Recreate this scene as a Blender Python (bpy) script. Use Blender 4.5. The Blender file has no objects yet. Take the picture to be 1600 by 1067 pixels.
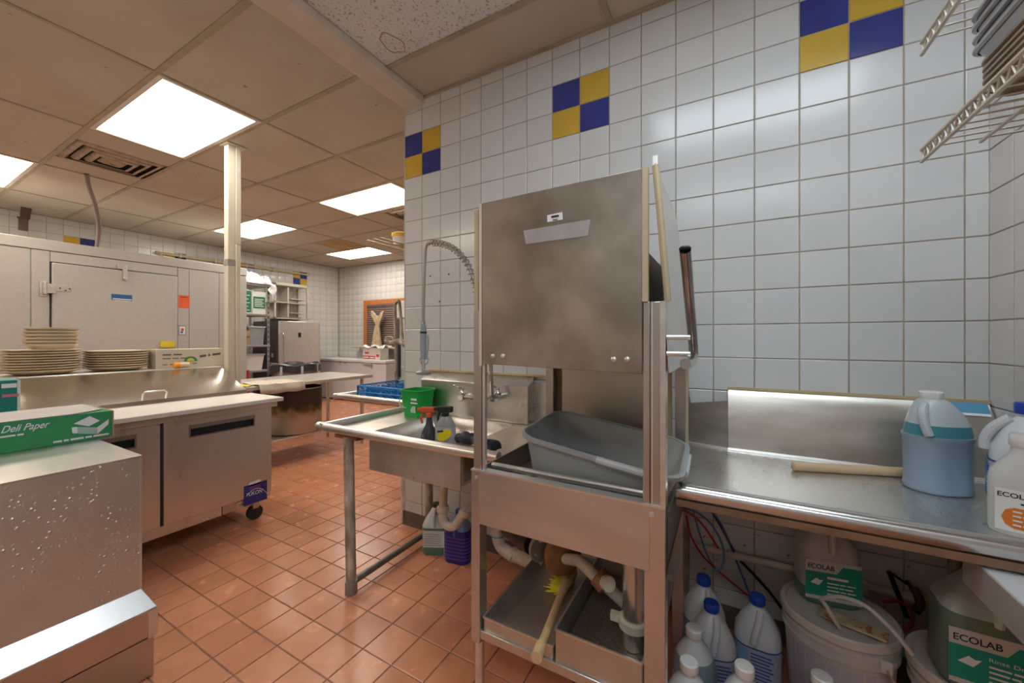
import bpy, math, random
from mathutils import Vector, Matrix
random.seed(7)
SC = bpy.context.scene
COL = SC.collection
# ------------------------------------------------------------------ camera, world, exposure
F, CX, HY, PSI = 604.2, 800.0, 527.6, 0.50886       # focal length in pixels of a 1600 x 1067 frame, horizon row, yaw
HC = 1.308                                          # eye height
SN, CS = math.sin(PSI), math.cos(PSI)
cam = bpy.data.cameras.new('camera'); camo = bpy.data.objects.new('camera', cam); COL.objects.link(camo)
cam.sensor_fit = 'HORIZONTAL'; cam.sensor_width = 36.0; cam.lens = 36.0 * F / 1600.0
cam.shift_y = -(533.5 - HY) / 1600.0
cam.clip_start = 0.02
camo.location = (0, 0, HC); camo.rotation_euler = (math.pi / 2, 0, PSI)
SC.camera = camo
world = bpy.data.worlds.new('world'); SC.world = world; world.use_nodes = True
world.node_tree.nodes['Background'].inputs[0].default_value = (0.98, 0.98, 1.0, 1)
world.node_tree.nodes['Background'].inputs[1].default_value = 0.0
SC.view_settings.view_transform = 'Standard'; SC.view_settings.look = 'None'
SC.view_settings.gamma = 1.0; SC.view_settings.use_curve_mapping = False
SC.view_settings.exposure = 0.10
WARM = (1.0, 0.86, 0.70); COOL = (0.80, 0.91, 1.0); NEUT = (1.0, 0.93, 0.82)
LIGHT_W = 14.0

def dirv(x, y):
    a = (x - CX) / F; b = (HY - y) / F
    return (CS * a - SN, SN * a + CS, b)
def onY(x, y, Y):
    d = dirv(x, y); t = Y / d[1]; return Vector((d[0] * t, Y, HC + d[2] * t))
def onX(x, y, X):
    d = dirv(x, y); t = X / d[0]; return Vector((X, d[1] * t, HC + d[2] * t))
def onZ(x, y, Z):
    d = dirv(x, y); t = (Z - HC) / d[2]; return Vector((d[0] * t, d[1] * t, Z))
def toimg(p):
    zc = -p[0] * SN + p[1] * CS
    if zc < 0.05: return None
    return (CX + F * (p[0] * CS + p[1] * SN) / zc, HY - F * (p[2] - HC) / zc, zc)

# ------------------------------------------------------------------ materials
MATS = {}
def M(name, col, rough=0.5, metal=0.0, var=0.08, vs=6.0, bump=0.0, bs=60.0, rand=0.0, trans=0.0, alpha=1.0,
      emit=None, estr=0.0, coat=0.0, dirt=None, dirt_amt=0.0, ds=3.0, stretch=None, rvar=0.0, spec=0.5, speck=None, speck_s=60, speck_t=0.68, ior=1.45):
    if name in MATS: return MATS[name]
    m = bpy.data.materials.new(name); m.use_nodes = True
    nt = m.node_tree; N = nt.nodes; L = nt.links
    b = N['Principled BSDF']
    tc = N.new('ShaderNodeTexCoord'); mp = N.new('ShaderNodeMapping')
    L.new(tc.outputs['Object'], mp.inputs['Vector'])
    if stretch: mp.inputs['Scale'].default_value = stretch
    no = N.new('ShaderNodeTexNoise'); no.inputs['Scale'].default_value = vs; no.inputs['Detail'].default_value = 5
    L.new(mp.outputs[0], no.inputs['Vector'])
    oi = N.new('ShaderNodeObjectInfo')
    if rand > 0:      # shift the noise per object
        ad = N.new('ShaderNodeVectorMath'); ad.operation = 'ADD'
        sc = N.new('ShaderNodeVectorMath'); sc.operation = 'SCALE'; sc.inputs[3].default_value = 37.0
        cb = N.new('ShaderNodeCombineXYZ')
        for i in range(3): L.new(oi.outputs['Random'], cb.inputs[i])
        L.new(cb.outputs[0], sc.inputs[0]); L.new(mp.outputs[0], ad.inputs[0]); L.new(sc.outputs[0], ad.inputs[1])
        L.new(ad.outputs[0], no.inputs['Vector'])
    cr = N.new('ShaderNodeValToRGB')
    lo = [max(0, c * (1 - var)) for c in col]; hi = [min(1, c * (1 + var)) for c in col]
    cr.color_ramp.elements[0].position = 0.3; cr.color_ramp.elements[1].position = 0.7
    cr.color_ramp.elements[0].color = (*lo, 1); cr.color_ramp.elements[1].color = (*hi, 1)
    L.new(no.outputs['Fac'], cr.inputs['Fac']); out = cr.outputs['Color']
    def mix(a, colr, fac_socket, amt):
        mx = N.new('ShaderNodeMix'); mx.data_type = 'RGBA'
        ml = N.new('ShaderNodeMath'); ml.operation = 'MULTIPLY'; ml.inputs[1].default_value = amt
        L.new(fac_socket, ml.inputs[0]); L.new(ml.outputs[0], mx.inputs['Factor'])
        L.new(a, mx.inputs['A']); mx.inputs['B'].default_value = (*colr, 1)
        return mx.outputs['Result']
    if rand > 0:
        hs = N.new('ShaderNodeHueSaturation')
        mr = N.new('ShaderNodeMapRange'); mr.inputs['To Min'].default_value = 1 - rand; mr.inputs['To Max'].default_value = 1 + rand
        L.new(oi.outputs['Random'], mr.inputs['Value']); L.new(mr.outputs[0], hs.inputs['Value']); L.new(out, hs.inputs['Color'])
        out = hs.outputs['Color']
    if dirt is not None:
        n2 = N.new('ShaderNodeTexNoise'); n2.inputs['Scale'].default_value = ds; n2.inputs['Detail'].default_value = 4; n2.inputs['Roughness'].default_value = 0.55
        L.new(mp.outputs[0], n2.inputs['Vector'])
        r2 = N.new('ShaderNodeValToRGB'); r2.color_ramp.elements[0].position = 0.38; r2.color_ramp.elements[1].position = 0.82
        L.new(n2.outputs['Fac'], r2.inputs['Fac']); out = mix(out, dirt, r2.outputs['Color'], dirt_amt)
    if speck is not None:
        n3 = N.new('ShaderNodeTexNoise'); n3.inputs['Scale'].default_value = speck_s; n3.inputs['Detail'].default_value = 2
        L.new(tc.outputs['Object'], n3.inputs['Vector'])
        r3 = N.new('ShaderNodeValToRGB'); r3.color_ramp.elements[0].position = speck_t; r3.color_ramp.elements[1].position = speck_t + 0.03
        L.new(n3.outputs['Fac'], r3.inputs['Fac']); out = mix(out, speck, r3.outputs['Color'], 0.8)
    L.new(out, b.inputs['Base Color'])
    b.inputs['Roughness'].default_value = rough; b.inputs['Metallic'].default_value = metal
    b.inputs['IOR'].default_value = ior
    b.inputs['Specular IOR Level'].default_value = spec
    if rvar > 0:
        mr2 = N.new('ShaderNodeMapRange'); mr2.inputs['To Min'].default_value = max(0.03, rough - rvar); mr2.inputs['To Max'].default_value = rough + rvar
        L.new(no.outputs['Fac'], mr2.inputs['Value']); L.new(mr2.outputs[0], b.inputs['Roughness'])
    if coat: b.inputs['Coat Weight'].default_value = coat; b.inputs['Coat Roughness'].default_value = 0.08
    if trans: b.inputs['Transmission Weight'].default_value = trans
    if alpha < 1: b.inputs['Alpha'].default_value = alpha
    if emit is not None:
        b.inputs['Emission Color'].default_value = (*emit, 1); b.inputs['Emission Strength'].default_value = estr
    if bump > 0:
        nb = N.new('ShaderNodeTexNoise'); nb.inputs['Scale'].default_value = bs; nb.inputs['Detail'].default_value = 4
        L.new(mp.outputs[0], nb.inputs['Vector'])
        bp = N.new('ShaderNodeBump'); bp.inputs['Strength'].default_value = bump; bp.inputs['Distance'].default_value = 0.004
        L.new(nb.outputs['Fac'], bp.inputs['Height']); L.new(bp.outputs[0], b.inputs['Normal'])
    MATS[name] = m
    return m
STEEL = M('stainless', (0.70, 0.67, 0.62), 0.32, 0.82, 0.08, 5, stretch=(1, 1, 6), rvar=0.08, dirt=(0.52, 0.47, 0.41), dirt_amt=0.5)
STEELB = M('stainless_bright', (0.74, 0.72, 0.69), 0.32, 0.85, 0.05, 4, stretch=(1, 6, 1), rvar=0.03)
STEELD = M('stainless_worn', (0.58, 0.54, 0.48), 0.36, 0.82, 0.14, 4, rvar=0.10, dirt=(0.38, 0.33, 0.27), dirt_amt=0.6, ds=5)
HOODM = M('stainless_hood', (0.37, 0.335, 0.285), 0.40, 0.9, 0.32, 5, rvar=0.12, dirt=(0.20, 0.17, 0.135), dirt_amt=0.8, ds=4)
CHROME = M('chrome', (0.66, 0.65, 0.63), 0.15, 1.0, 0.04, 10)
GALV = M('weathered_pipe', (0.46, 0.42, 0.35), 0.6, 0.3, 0.55, 26, dirt=(0.20, 0.12, 0.07), dirt_amt=0.9, ds=20, stretch=(1, 1, .35))
TAN = M('tan_trim', (0.55, 0.46, 0.30), 0.5, 0.1, 0.1, 8)
DARK = M('black_plastic', (0.02, 0.02, 0.022), 0.4, 0, 0.2)
DGREY = M('dark_gap', (0.035, 0.03, 0.03), 0.6)
WHITEP = M('white_plastic', (0.72, 0.72, 0.70), 0.35, 0, 0.05, 8)
PVC = M('old_pvc', (0.66, 0.60, 0.50), 0.4, 0, 0.15, 14, dirt=(0.30, 0.22, 0.14), dirt_amt=0.6, ds=10)
RUST = M('rusty_iron', (0.34, 0.15, 0.06), 0.75, 0.2, 0.4, 18, bump=0.4, bs=50, dirt=(0.10, 0.06, 0.04), dirt_amt=0.8, ds=9)
PRINTW = M('white_print', (0.82, 0.82, 0.80), 0.5)
PRINTK = M('black_print', (0.03, 0.03, 0.035), 0.5)

# ------------------------------------------------------------------ mesh helper
class MB:
    def __init__(s): s.v = []; s.f = []
    def add(s, vs, fs):
        o = len(s.v); s.v += [tuple(p) for p in vs]; s.f += [tuple(i + o for i in f) for f in fs]; return s
    def box(s, x0, x1, y0, y1, z0, z1):
        return s.add([(x0,y0,z0),(x1,y0,z0),(x1,y1,z0),(x0,y1,z0),(x0,y0,z1),(x1,y0,z1),(x1,y1,z1),(x0,y1,z1)],
                     [(3,2,1,0),(4,5,6,7),(0,1,5,4),(1,2,6,5),(2,3,7,6),(3,0,4,7)])
    def obox(s, c, size, rot=None):
        h = [k / 2 for k in size]; R = rot or Matrix.Identity(3); c = Vector(c)
        vs = [c + R @ Vector((sx*h[0], sy*h[1], sz*h[2])) for sz in (-1,1) for sx, sy in ((-1,-1),(1,-1),(1,1),(-1,1))]
        return s.add(vs, [(3,2,1,0),(4,5,6,7),(0,1,5,4),(1,2,6,5),(2,3,7,6),(3,0,4,7)])
    def prism(s, pts, ext):
        n = len(pts); e = Vector(ext); a = [Vector(p) for p in pts]
        nrm = Vector((0, 0, 0))
        for i in range(n): nrm += a[i].cross(a[(i + 1) % n])
        if nrm.dot(e) > 0: a = a[::-1]
        return s.add(a + [p + e for p in a], [tuple(range(n)), tuple(range(2*n-1, n-1, -1))] + [((i+1) % n, i, n+i, n+(i+1) % n) for i in range(n)])
    def loft(s, loops, cap0=True, cap1=True):
        n = len(loops[0]); vs = [p for l in loops for p in l]; fs = []
        for k in range(len(loops) - 1):
            for i in range(n):
                j = (i + 1) % n
                fs.append((k*n+i, k*n+j, (k+1)*n+j, (k+1)*n+i))
        if cap0: fs.append(tuple(range(n-1, -1, -1)))
        if cap1: fs.append(tuple((len(loops)-1)*n + i for i in range(n)))
        return s.add(vs, fs)
    def lathe(s, prof, c=(0,0,0), n=24, axis=None, cap0=True, cap1=True):
        c = Vector(c)
        R = Vector((0,0,1)).rotation_difference(Vector(axis)).to_matrix() if axis else Matrix.Identity(3)
        loops = [[c + R @ Vector((r*math.cos(2*math.pi*i/n), r*math.sin(2*math.pi*i/n), z)) for i in range(n)] for r, z in prof]
        return s.loft(loops, cap0, cap1)
    def cyl(s, p0, p1, r0, r1=None, n=16, caps=True):
        p0 = Vector(p0); p1 = Vector(p1); d = p1 - p0; r1 = r0 if r1 is None else r1
        return s.lathe([(r0, 0), (r1, d.length)], p0, n, d, caps, caps)
    def tube(s, pts, r, n=10, smooth=0, rad=None):
        P = [Vector(p) for p in pts]
        if smooth:
            Q = []
            for i in range(len(P) - 1):
                a = P[max(i-1, 0)]; b = P[i]; c = P[i+1]; d = P[min(i+2, len(P)-1)]
                for k in range(smooth):
                    t = k / smooth
                    Q.append(0.5*((2*b) + (c-a)*t + (2*a-5*b+4*c-d)*t*t + (3*b-a-3*c+d)*t*t*t))
            Q.append(P[-1]); P = Q
        loops = []; up = None
        for i, p in enumerate(P):
            t = (P[min(i+1, len(P)-1)] - P[max(i-1, 0)]).normalized()
            if up is None:
                up = Vector((0,0,1)) if abs(t.z) < 0.9 else Vector((1,0,0))
            x = (up - t * up.dot(t)).normalized(); y = t.cross(x); up = x
            rr = r if rad is None else rad(i / (len(P)-1))
            loops.append([p + x*rr*math.cos(2*math.pi*k/n) + y*rr*math.sin(2*math.pi*k/n) for k in range(n)])
        return s.loft(loops)
    def sphere(s, c, r, n=12, m=8, sz=1.0):
        return s.lathe([(max(1e-4, r*math.sin(math.pi*k/m)), -r*sz*math.cos(math.pi*k/m)) for k in range(m+1)], c, n)
    def grid(s, pts):      # rows of points
        nr = len(pts); nc = len(pts[0])
        return s.add([p for row in pts for p in row], [(i*nc+j, i*nc+j+1, (i+1)*nc+j+1, (i+1)*nc+j) for i in range(nr-1) for j in range(nc-1)])
    def mesh(s, name, off=(0,0,0), angle=35):
        me = bpy.data.meshes.new(name)
        me.from_pydata([(p[0]-off[0], p[1]-off[1], p[2]-off[2]) for p in s.v], [], s.f)
        me.validate(); me.update()
        import bmesh
        bm = bmesh.new(); bm.from_mesh(me); bmesh.ops.recalc_face_normals(bm, faces=bm.faces); bm.to_mesh(me); bm.free()
        me.shade_smooth(); me.set_sharp_from_angle(angle=math.radians(angle))
        return me
def rr(cx, cy, w, d, r, z, n=4):
    """rounded rectangle loop"""
    out = []
    r = min(r, w/2 - 1e-4, d/2 - 1e-4)
    for qx, qy, a0 in ((1,1,0),(-1,1,90),(-1,-1,180),(1,-1,270)):
        for k in range(n+1):
            a = math.radians(a0 + 90*k/n)
            out.append(Vector((cx + qx*(w/2-r) + r*math.cos(a), cy + qy*(d/2-r) + r*math.sin(a), z)))
    return out
def link(o): COL.objects.link(o); return o
def thing(name, label, cat, loc=(0,0,0), group=None, rz=0.0):
    o = link(bpy.data.objects.new(name, None)); o.location = loc; o.rotation_euler = (0, 0, rz)
    o.empty_display_size = 0.05
    o['label'] = label; o['category'] = cat
    if group: o['group'] = group
    return o
def worldloc(o):
    v = Vector(o.location)
    while o.parent: o = o.parent; v += Vector(o.location)
    return v
def part(parent, name, mb, mat, local=False, bevel=0.0, label=None, solid=0.0, angle=35, seg=2):
    off = (0,0,0) if local else worldloc(parent)
    me = mb.mesh(name, off, angle); me.materials.append(mat)
    o = link(bpy.data.objects.new(name, me)); o.parent = parent
    if solid:
        sm = o.modifiers.new('thickness', 'SOLIDIFY'); sm.thickness = solid; sm.offset = 0
    if bevel:
        bv = o.modifiers.new('bevel', 'BEVEL'); bv.width = bevel; bv.segments = seg; bv.limit_method = 'ANGLE'; bv.angle_limit = math.radians(40)
    if label: o['label'] = label
    return o
def single(name, mb, mat, label, cat, group=None, bevel=0.0, solid=0.0, kind=None):
    xs = [p[0] for p in mb.v]; ys = [p[1] for p in mb.v]; zs = [p[2] for p in mb.v]
    off = ((min(xs)+max(xs))/2, (min(ys)+max(ys))/2, min(zs))
    me = mb.mesh(name, off); me.materials.append(mat)
    o = link(bpy.data.objects.new(name, me)); o.location = off
    if label: o['label'] = label
    if cat: o['category'] = cat
    if group: o['group'] = group
    if kind: o['kind'] = kind
    if solid: sm = o.modifiers.new('thickness', 'SOLIDIFY'); sm.thickness = solid; sm.offset = 0
    if bevel: bv = o.modifiers.new('bevel', 'BEVEL'); bv.width = bevel; bv.segments = 2; bv.limit_method = 'ANGLE'
    return o
def struct(name, mb, mat, parent=None):
    me = mb.mesh(name, worldloc(parent) if parent else (0,0,0)); me.materials.append(mat)
    o = link(bpy.data.objects.new(name, me))
    if parent: o.parent = parent
    o['kind'] = 'structure'
    return o
def copy_tree(o, loc=None, rz=None, label=None, parent=None):
    c = link(o.copy())
    if parent is not None: c.parent = parent
    if loc is not None: c.location = loc
    if rz is not None: c.rotation_euler = (0, 0, rz)
    if label: c['label'] = label
    for ch in list(o.children): copy_tree(ch, parent=c)
    return c
def text(parent, s, p, right, up, width, mat, name='lettering', height=None, lift=0.0012, shear=0.0, bold=0.0):
    """flat raised lettering: p = left end of the baseline; a tuple of word lengths gives bars for print too small to read"""
    if isinstance(s, tuple):
        R = Vector(right).normalized(); U = Vector(up).normalized(); Nn = R.cross(U); h = height or width*.1
        mb = MB(); cw = width/(sum(s)+len(s)-1); i = 0
        for w in s:
            a = Vector(p)+R*(i*cw)+Nn*lift; b = a+R*(w*cw)
            mb.add([a+U*h*.12, b+U*h*.12, b+U*h*.8, a+U*h*.8], [(0, 1, 2, 3)]); i += w+1
        return part(parent, 'print_line', mb, mat)
    cu = bpy.data.curves.new('t', 'FONT'); cu.body = s; cu.size = 1.0; cu.extrude = 0.0; cu.shear = shear; cu.offset = bold
    to = bpy.data.objects.new('t', cu); COL.objects.link(to)
    bpy.context.view_layer.update()
    me = bpy.data.meshes.new_from_object(to.evaluated_get(bpy.context.evaluated_depsgraph_get()))
    bpy.data.objects.remove(to); bpy.data.curves.remove(cu)
    xs = [v.co.x for v in me.vertices]; ys = [v.co.y for v in me.vertices]
    k = width / (max(xs) - min(xs)); ky = k if height is None else height / (max(ys) - min(ys))
    R = Vector(right).normalized(); U = Vector(up).normalized(); Nn = R.cross(U)
    off = worldloc(parent); x0 = min(xs)
    for v in me.vertices:
        v.co = Vector(p) + R * ((v.co.x - x0) * k) + U * (v.co.y * ky) + Nn * lift - off
    me.materials.clear(); me.materials.append(mat)
    o = link(bpy.data.objects.new(name, me)); o.parent = parent
    return o
def flat(pts, lift=0.0):
    """a thin slab with its face along pts (counter-clockwise seen from the front), 1 mm thick"""
    a = [Vector(p) for p in pts]; nrm = (a[1]-a[0]).cross(a[2]-a[0]).normalized()
    mb = MB(); mb.prism([p + nrm*lift for p in a], nrm * 0.001); return mb
# ================================================================== THE ROOM
YM = 2.003; XE = -1.975; XR = 0.804; XL = -7.94; YF = 5.92; YB = -2.3; ZC = 2.935
PW, PH = 0.16, 0.14966                   # wall tile pitch
GROUT = M('wall_grout', (0.36, 0.31, 0.25), 0.9, 0, 0.2, 9)
TILE = M('wall_tile_white', (0.62, 0.62, 0.61), 0.17, 0, 0.03, 3, rand=0.035)
TILEL = M('wall_tile_cream', (0.64, 0.635, 0.62), 0.2, 0, 0.03, 3, rand=0.04)
SOILED = M('wall_tile_soiled', (0.62, 0.62, 0.61), 0.25, 0, 0.03, 3, rand=0.035, dirt=(.50, .42, .33), dirt_amt=.35, ds=5, speck=(.12, .07, .04), speck_s=34, speck_t=.70)
BLUE = M('wall_tile_blue', (0.035, 0.045, 0.22), 0.15, 0, 0.15, 5, rand=0.06)
YEL = M('wall_tile_yellow', (0.58, 0.37, 0.05), 0.15, 0, 0.08, 5, rand=0.05)
FGROUT = M('floor_grout', (0.27, 0.19, 0.135), 0.85, 0, 0.3, 12)
QUARRY = M('quarry_tile', (0.62, 0.265, 0.145), 0.25, 0, 0.10, 9, rand=0.11, rvar=0.08, dirt=(0.55, 0.19, 0.075), dirt_amt=0.55, ds=9, bump=0.04, bs=30)
PANEL = M('ceiling_panel', (0.55, 0.485, 0.395), 0.9, 0, 0.06, 2.0, rand=0.05, dirt=(0.42, 0.33, 0.23), dirt_amt=0.35, ds=2.5, speck=(0.22, 0.16, 0.11), speck_s=16, speck_t=0.74)
TBAR = M('ceiling_grid', (0.42, 0.35, 0.25), 0.6, 0.1, 0.15, 7)
ACOUST = M('acoustic_panel', (0.70, 0.69, 0.68), 0.95, 0, 0.03, 4, bump=0.5, bs=70, speck=(0.36, 0.31, 0.27), speck_s=75, speck_t=0.60)
PAINT = M('painted_drywall', (0.66, 0.57, 0.48), 0.8, 0, 0.08, 5, bump=0.15, bs=12, dirt=(0.50, 0.39, 0.29), dirt_amt=0.4, ds=4)
PLAIN = M('plain_wall_paint', (0.62, 0.60, 0.56), 0.6, 0, 0.04, 3)
COVE = M('cove_base', (0.13, 0.105, 0.085), 0.5, 0, 0.2, 10)

_tm = {}
def tile_mesh(w, h, t, mat, gap=0.0045, ch=0.0022):
    key = (round(w, 4), round(h, 4), t, mat.name)
    if key in _tm: return _tm[key]
    a, b = w/2 - gap/2, h/2 - gap/2
    mb = MB()
    mb.loft([[Vector((x, y, z)) for x, y in ((-aa,-bb),(aa,-bb),(aa,bb),(-aa,bb))] for aa, bb, z in ((a, b, -t), (a, b, t*.55), (a-ch, b-ch, t))], False, True)
    me = mb.mesh('tile', angle=20); me.shade_flat(); me.materials.append(mat); _tm[key] = me
    return me
def tiles(parent, name, cells, basis, t, stuffname, stuffmat):
    """cells: (u0,u1,v0,v1,mat,single?) ; basis: (origin, U, V) on the wall face"""
    O, U, V = basis; Nn = U.cross(V); R = Matrix((U, V, Nn)).transposed()
    rest = {}
    for u0, u1, v0, v1, mat, sing in cells:
        c = O + U*((u0+u1)/2) + V*((v0+v1)/2)
        me = tile_mesh(u1-u0, v1-v0, t, mat)
        if sing:
            o = link(bpy.data.objects.new(name, me)); o.parent = parent
            o.matrix_local = Matrix.Translation(c) @ R.to_4x4()
        else:
            mb = rest.setdefault(mat.name, (mat, MB()))[1]
            mb.add([c + R @ v.co for v in me.vertices], [tuple(p.vertices) for p in me.polygons])
    for mat, mb in rest.values():
        o = part(parent, stuffname, mb, mat); o['kind'] = 'stuff'
X3 = Vector((1,0,0)); Y3 = Vector((0,1,0)); Z3 = Vector((0,0,1))
def inframe(p, m=0):
    q = toimg(p)
    return q is not None and -m < q[0] < 1600 + m and -m < q[1] < 1067 + m
# ---- floor
floor = struct('floor', MB().box(XL-.1, XR+.1, YB-.1, YF+.1, -0.10, 0.0), FGROUT)
cand = []
q = 0.1655
for i in range(-40, 16):
    for j in range(-21, 32):
        u0 = -1.667 + i*q; v0 = 0.946 + j*q
        u1, v1 = u0+q, v0+q
        u0, u1 = max(u0, XL), min(u1, XR); v0, v1 = max(v0, YB), min(v1, YF)
        if u1-u0 < .02 or v1-v0 < .02: continue
        c = Vector(((u0+u1)/2, (v0+v1)/2, 0))
        hid = (c.x < -2.0 and c.y < .55) or c.x < -6.3 or (c.y > YM and c.x > XE) or (-3.9 < c.x < -3.0 and c.y < 1.55) or (c.x > -.1 and c.y > 1.55 and c.x > .25)
        p = toimg(c)
        sz = 0 if (hid or not inframe(c, 25)) else 1.0 / p[2]
        cand.append((sz, u0, u1, v0, v1))
cand.sort(key=lambda r: -r[0])
cells = [(u0, u1, v0, v1, QUARRY, k < 300 and sz > 0) for k, (sz, u0, u1, v0, v1) in enumerate(cand)]
tiles(floor, 'floor_tile', cells, (Vector((0,0,0)), X3, Y3), 0.004, 'far_floor_tiles', QUARRY)
# ---- main tiled wall
wall = struct('wall_back', MB().box(XE, XR+.15, YM, YM+.14, 0, ZC+.1), GROUT)
cells = []
cols = [(XE, -1.8176)] + [(-1.8176+k*PW, -1.8176+(k+1)*PW) for k in range(16)] + [(-1.8176+16*PW, XR)]
rows = []
n = -9
while True:
    z0 = 1.3673 + n*PH; z1 = z0 + PH
    if z0 >= ZC - .01: break
    rows.append((n, max(z0, .0), min(z1, ZC))); n += 1
for ci, (u0, u1) in enumerate(cols):
    for n, z0, z1 in rows:
        mat = TILE
        k = ci - 1
        for base in (-1, 6, 13):
            if k in (base, base+1) and n in (7, 8):
                mat = BLUE if (k == base) == (n == 8) else YEL
        if z1 < .80 and u0 > -.3: mat = SOILED
        c = Vector(((u0+u1)/2, YM, (z0+z1)/2)); p = toimg(c)
        vis = inframe(c, 60)
        if p[0] > 770 and p[0] < 1000 and 320 < p[1] < 560: vis = False
        if p[1] > 640 and p[0] > 1080 and p[1] < 730: vis = False
        if p[0] > 850 and p[0] < 1075 and p[1] > 590: vis = False
        cells.append((u0, u1, z0, z1, mat, vis))
tiles(wall, 'wall_tile', cells, (Vector((0, YM, 0)), X3, Z3), 0.003, 'hidden_wall_tiles', TILE)
for px_, py_ in ((672.5, 431.5), (701.5, 428.5), (687, 471)):
    p = onY(px_, py_, YM - .003)
    part(wall, 'screw_plug', MB().cyl(p, p + Vector((0, -.006, 0)), .0045, n=8), DGREY)
part(wall, 'cove_base_strip', MB().prism([(XE, YM-.012, 0), (XE, YM-.004, .1), (XE, YM, .1), (XE, YM, 0)], (XR-XE, 0, 0)), COVE)
struct('baseboard_end', MB().box(XE-.012, XE, YM-.012, YM+.14, 0, .1), COVE)
part(wall, 'end_trim', MB().box(XE-.006, XE, YM-.003, YM+.14, .1, ZC), M('tile_edge', (0.6, .57, .52), .3))
# ---- right wall
wr = struct('wall_right', MB().box(XR, XR+.14, YB, YM, 0, ZC+.1), GROUT)
cells = []
yc = [(1.8686, YM)] + [(1.8686-(k+1)*PW, 1.8686-k*PW) for k in range(26)]
for y0, y1 in yc:
    y0 = max(y0, YB)
    for n, z0, z1 in rows:
        cells.append((-y1, -y0, z0, z1, TILE, inframe(Vector((XR, (y0+y1)/2, (z0+z1)/2)), 60)))
tiles(wr, 'wall_tile', cells, (Vector((XR, 0, 0)), -Y3, Z3), 0.003, 'hidden_wall_tiles', TILE)
# ---- left wall behind the cold room, far wall
wl = struct('wall_left', MB().box(XL-.14, XL, YB, YF, 0, ZC+.1), GROUT)
LW, LH = 0.1525, 0.1427
cells = []
for k in range(-22, 32):
    y0, y1 = 1.173+k*LW, 1.173+(k+1)*LW
    y0, y1 = max(y0, YB), min(y1, YF)
    if y1-y0 < .02: continue
    for m in range(-19, 3):
        z0, z1 = 2.71+m*LH, 2.71+(m+1)*LH
        z0, z1 = max(z0, 0), min(z1, ZC)
        if z1-z0 < .01: continue
        mat = TILEL
        kk = (k-3) % 7
        if m in (-1, -2) and kk in (0, 1) and k >= 3:
            mat = YEL if (kk == 0) == (m == -1) else BLUE
        vis = m >= -2 and 0 <= k < 15 or mat in (YEL, BLUE)
        cells.append((y0, y1, z0, z1, mat, vis))
tiles(wl, 'wall_tile', cells, (Vector((XL, 0, 0)), Y3, Z3), 0.002, 'far_wall_tiles', TILEL)
wf = struct('wall_far', MB().box(XL-.14, XE+.3, YF, YF+.14, 0, ZC+.1), GROUT)
cells = []
for k in range(0, 42):
    x0, x1 = XL+k*LW, XL+(k+1)*LW
    if x1 > XE+.3: break
    for m in range(-19, 3):
        z0, z1 = max(2.71+m*LH, 0), min(2.71+(m+1)*LH, ZC)
        if z1-z0 > .01: cells.append((x0, x1, z0, z1, TILEL, False))
tiles(wf, 'wall_tile', cells, (Vector((0, YF, 0)), X3, Z3), 0.002, 'far_wall_tiles', TILEL)
struct('wall_partition', MB().box(XE+.3, XE+.44, YM+.14, YF+.14, 0, ZC+.1), PLAIN)
struct('wall_front', MB().box(XL-.14, XR+.14, YB-.14, YB, 0, ZC+.1), PLAIN)
# ---- ceiling: slab, panels, grid
ceil = struct('ceiling', MB().box(XL-.14, XR+.14, YB-.14, YF+.14, ZC+.06, ZC+.16), PLAIN)
GX = [XL, -6.865, -5.595, -4.325, -3.055, -1.975]
GY = [YB] + [1.01+.6265*k for k in range(-5, 8)] + [YF]
LIGHTS = [(-4.325, 1.01, NEUT, 'over the prep refrigerator'), (-6.865, .3835, WARM, 'near the cold room front'), (-4.325, 2.8895, NEUT, 'beside the tiled wall end'),
          (-6.865, 2.8895, NEUT, 'behind the white pole'), (-6.865, 4.769, NEUT, 'nearest the far wall'), (-4.325, -1.496, WARM, 'over the aisle before the cold room')]
VENTS = [(-5.595, 1.01), (-4.325, 3.516)]
skip = {}
def cell_at(x, y): return (round(x, 1), round(y, 1))
LC = {cell_at(l[0], l[1]) for l in LIGHTS}
stain = M('stained_panel', (0.46, 0.30, 0.13), 0.9, 0, 0.15, 4)
for i in range(len(GX)-1):
    for j in range(len(GY)-1):
        x0, x1, y0, y1 = GX[i], GX[i+1], GY[j], GY[j+1]
        if cell_at(x0, y0) in LC: continue
        if cell_at(x0, y0) in {cell_at(*v) for v in VENTS}:      # short panels beside the grille
            vx0 = x0 + (.34 if x0 < -5 else .40); vx1 = vx0 + .60
            for a, b in ((x0, vx0), (vx1, x1)): part(ceil, 'ceiling_panel', MB().box(a+.004, b-.004, y0+.004, y1-.004, ZC, ZC+.012), PANEL)
            continue
        if x0 == -6.865 and abs(y0-4.1425) < .05:
            part(ceil, 'ceiling_panel', MB().box(x0+.004, x0+.62, y0+.004, y1-.004, ZC, ZC+.012), PANEL)
            part(ceil, 'ceiling_panel', MB().box(x0+.63, x1-.004, y0+.004, y1-.004, ZC, ZC+.012), stain, label='ceiling panel stained brown by water'); continue
        part(ceil, 'ceiling_panel', MB().box(x0+.004, x1-.004, y0+.004, y1-.004, ZC, ZC+.012), PANEL)
for x in GX[1:-1]: part(ceil, 'grid_bar', MB().box(x-.012, x+.012, YB, YF, ZC-.006, ZC+.001), TBAR)
for y in GY[1:-1]: part(ceil, 'grid_bar', MB().box(XL, XE, y-.017, y+.017, ZC-.005, ZC+.0005), TBAR)
for a in (MB().box(XL, XL+.02, YB, YF, ZC-.012, ZC), MB().box(XL, XE, YF-.02, YF, ZC-.012, ZC)): part(ceil, 'wall_angle', a, TBAR)
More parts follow.
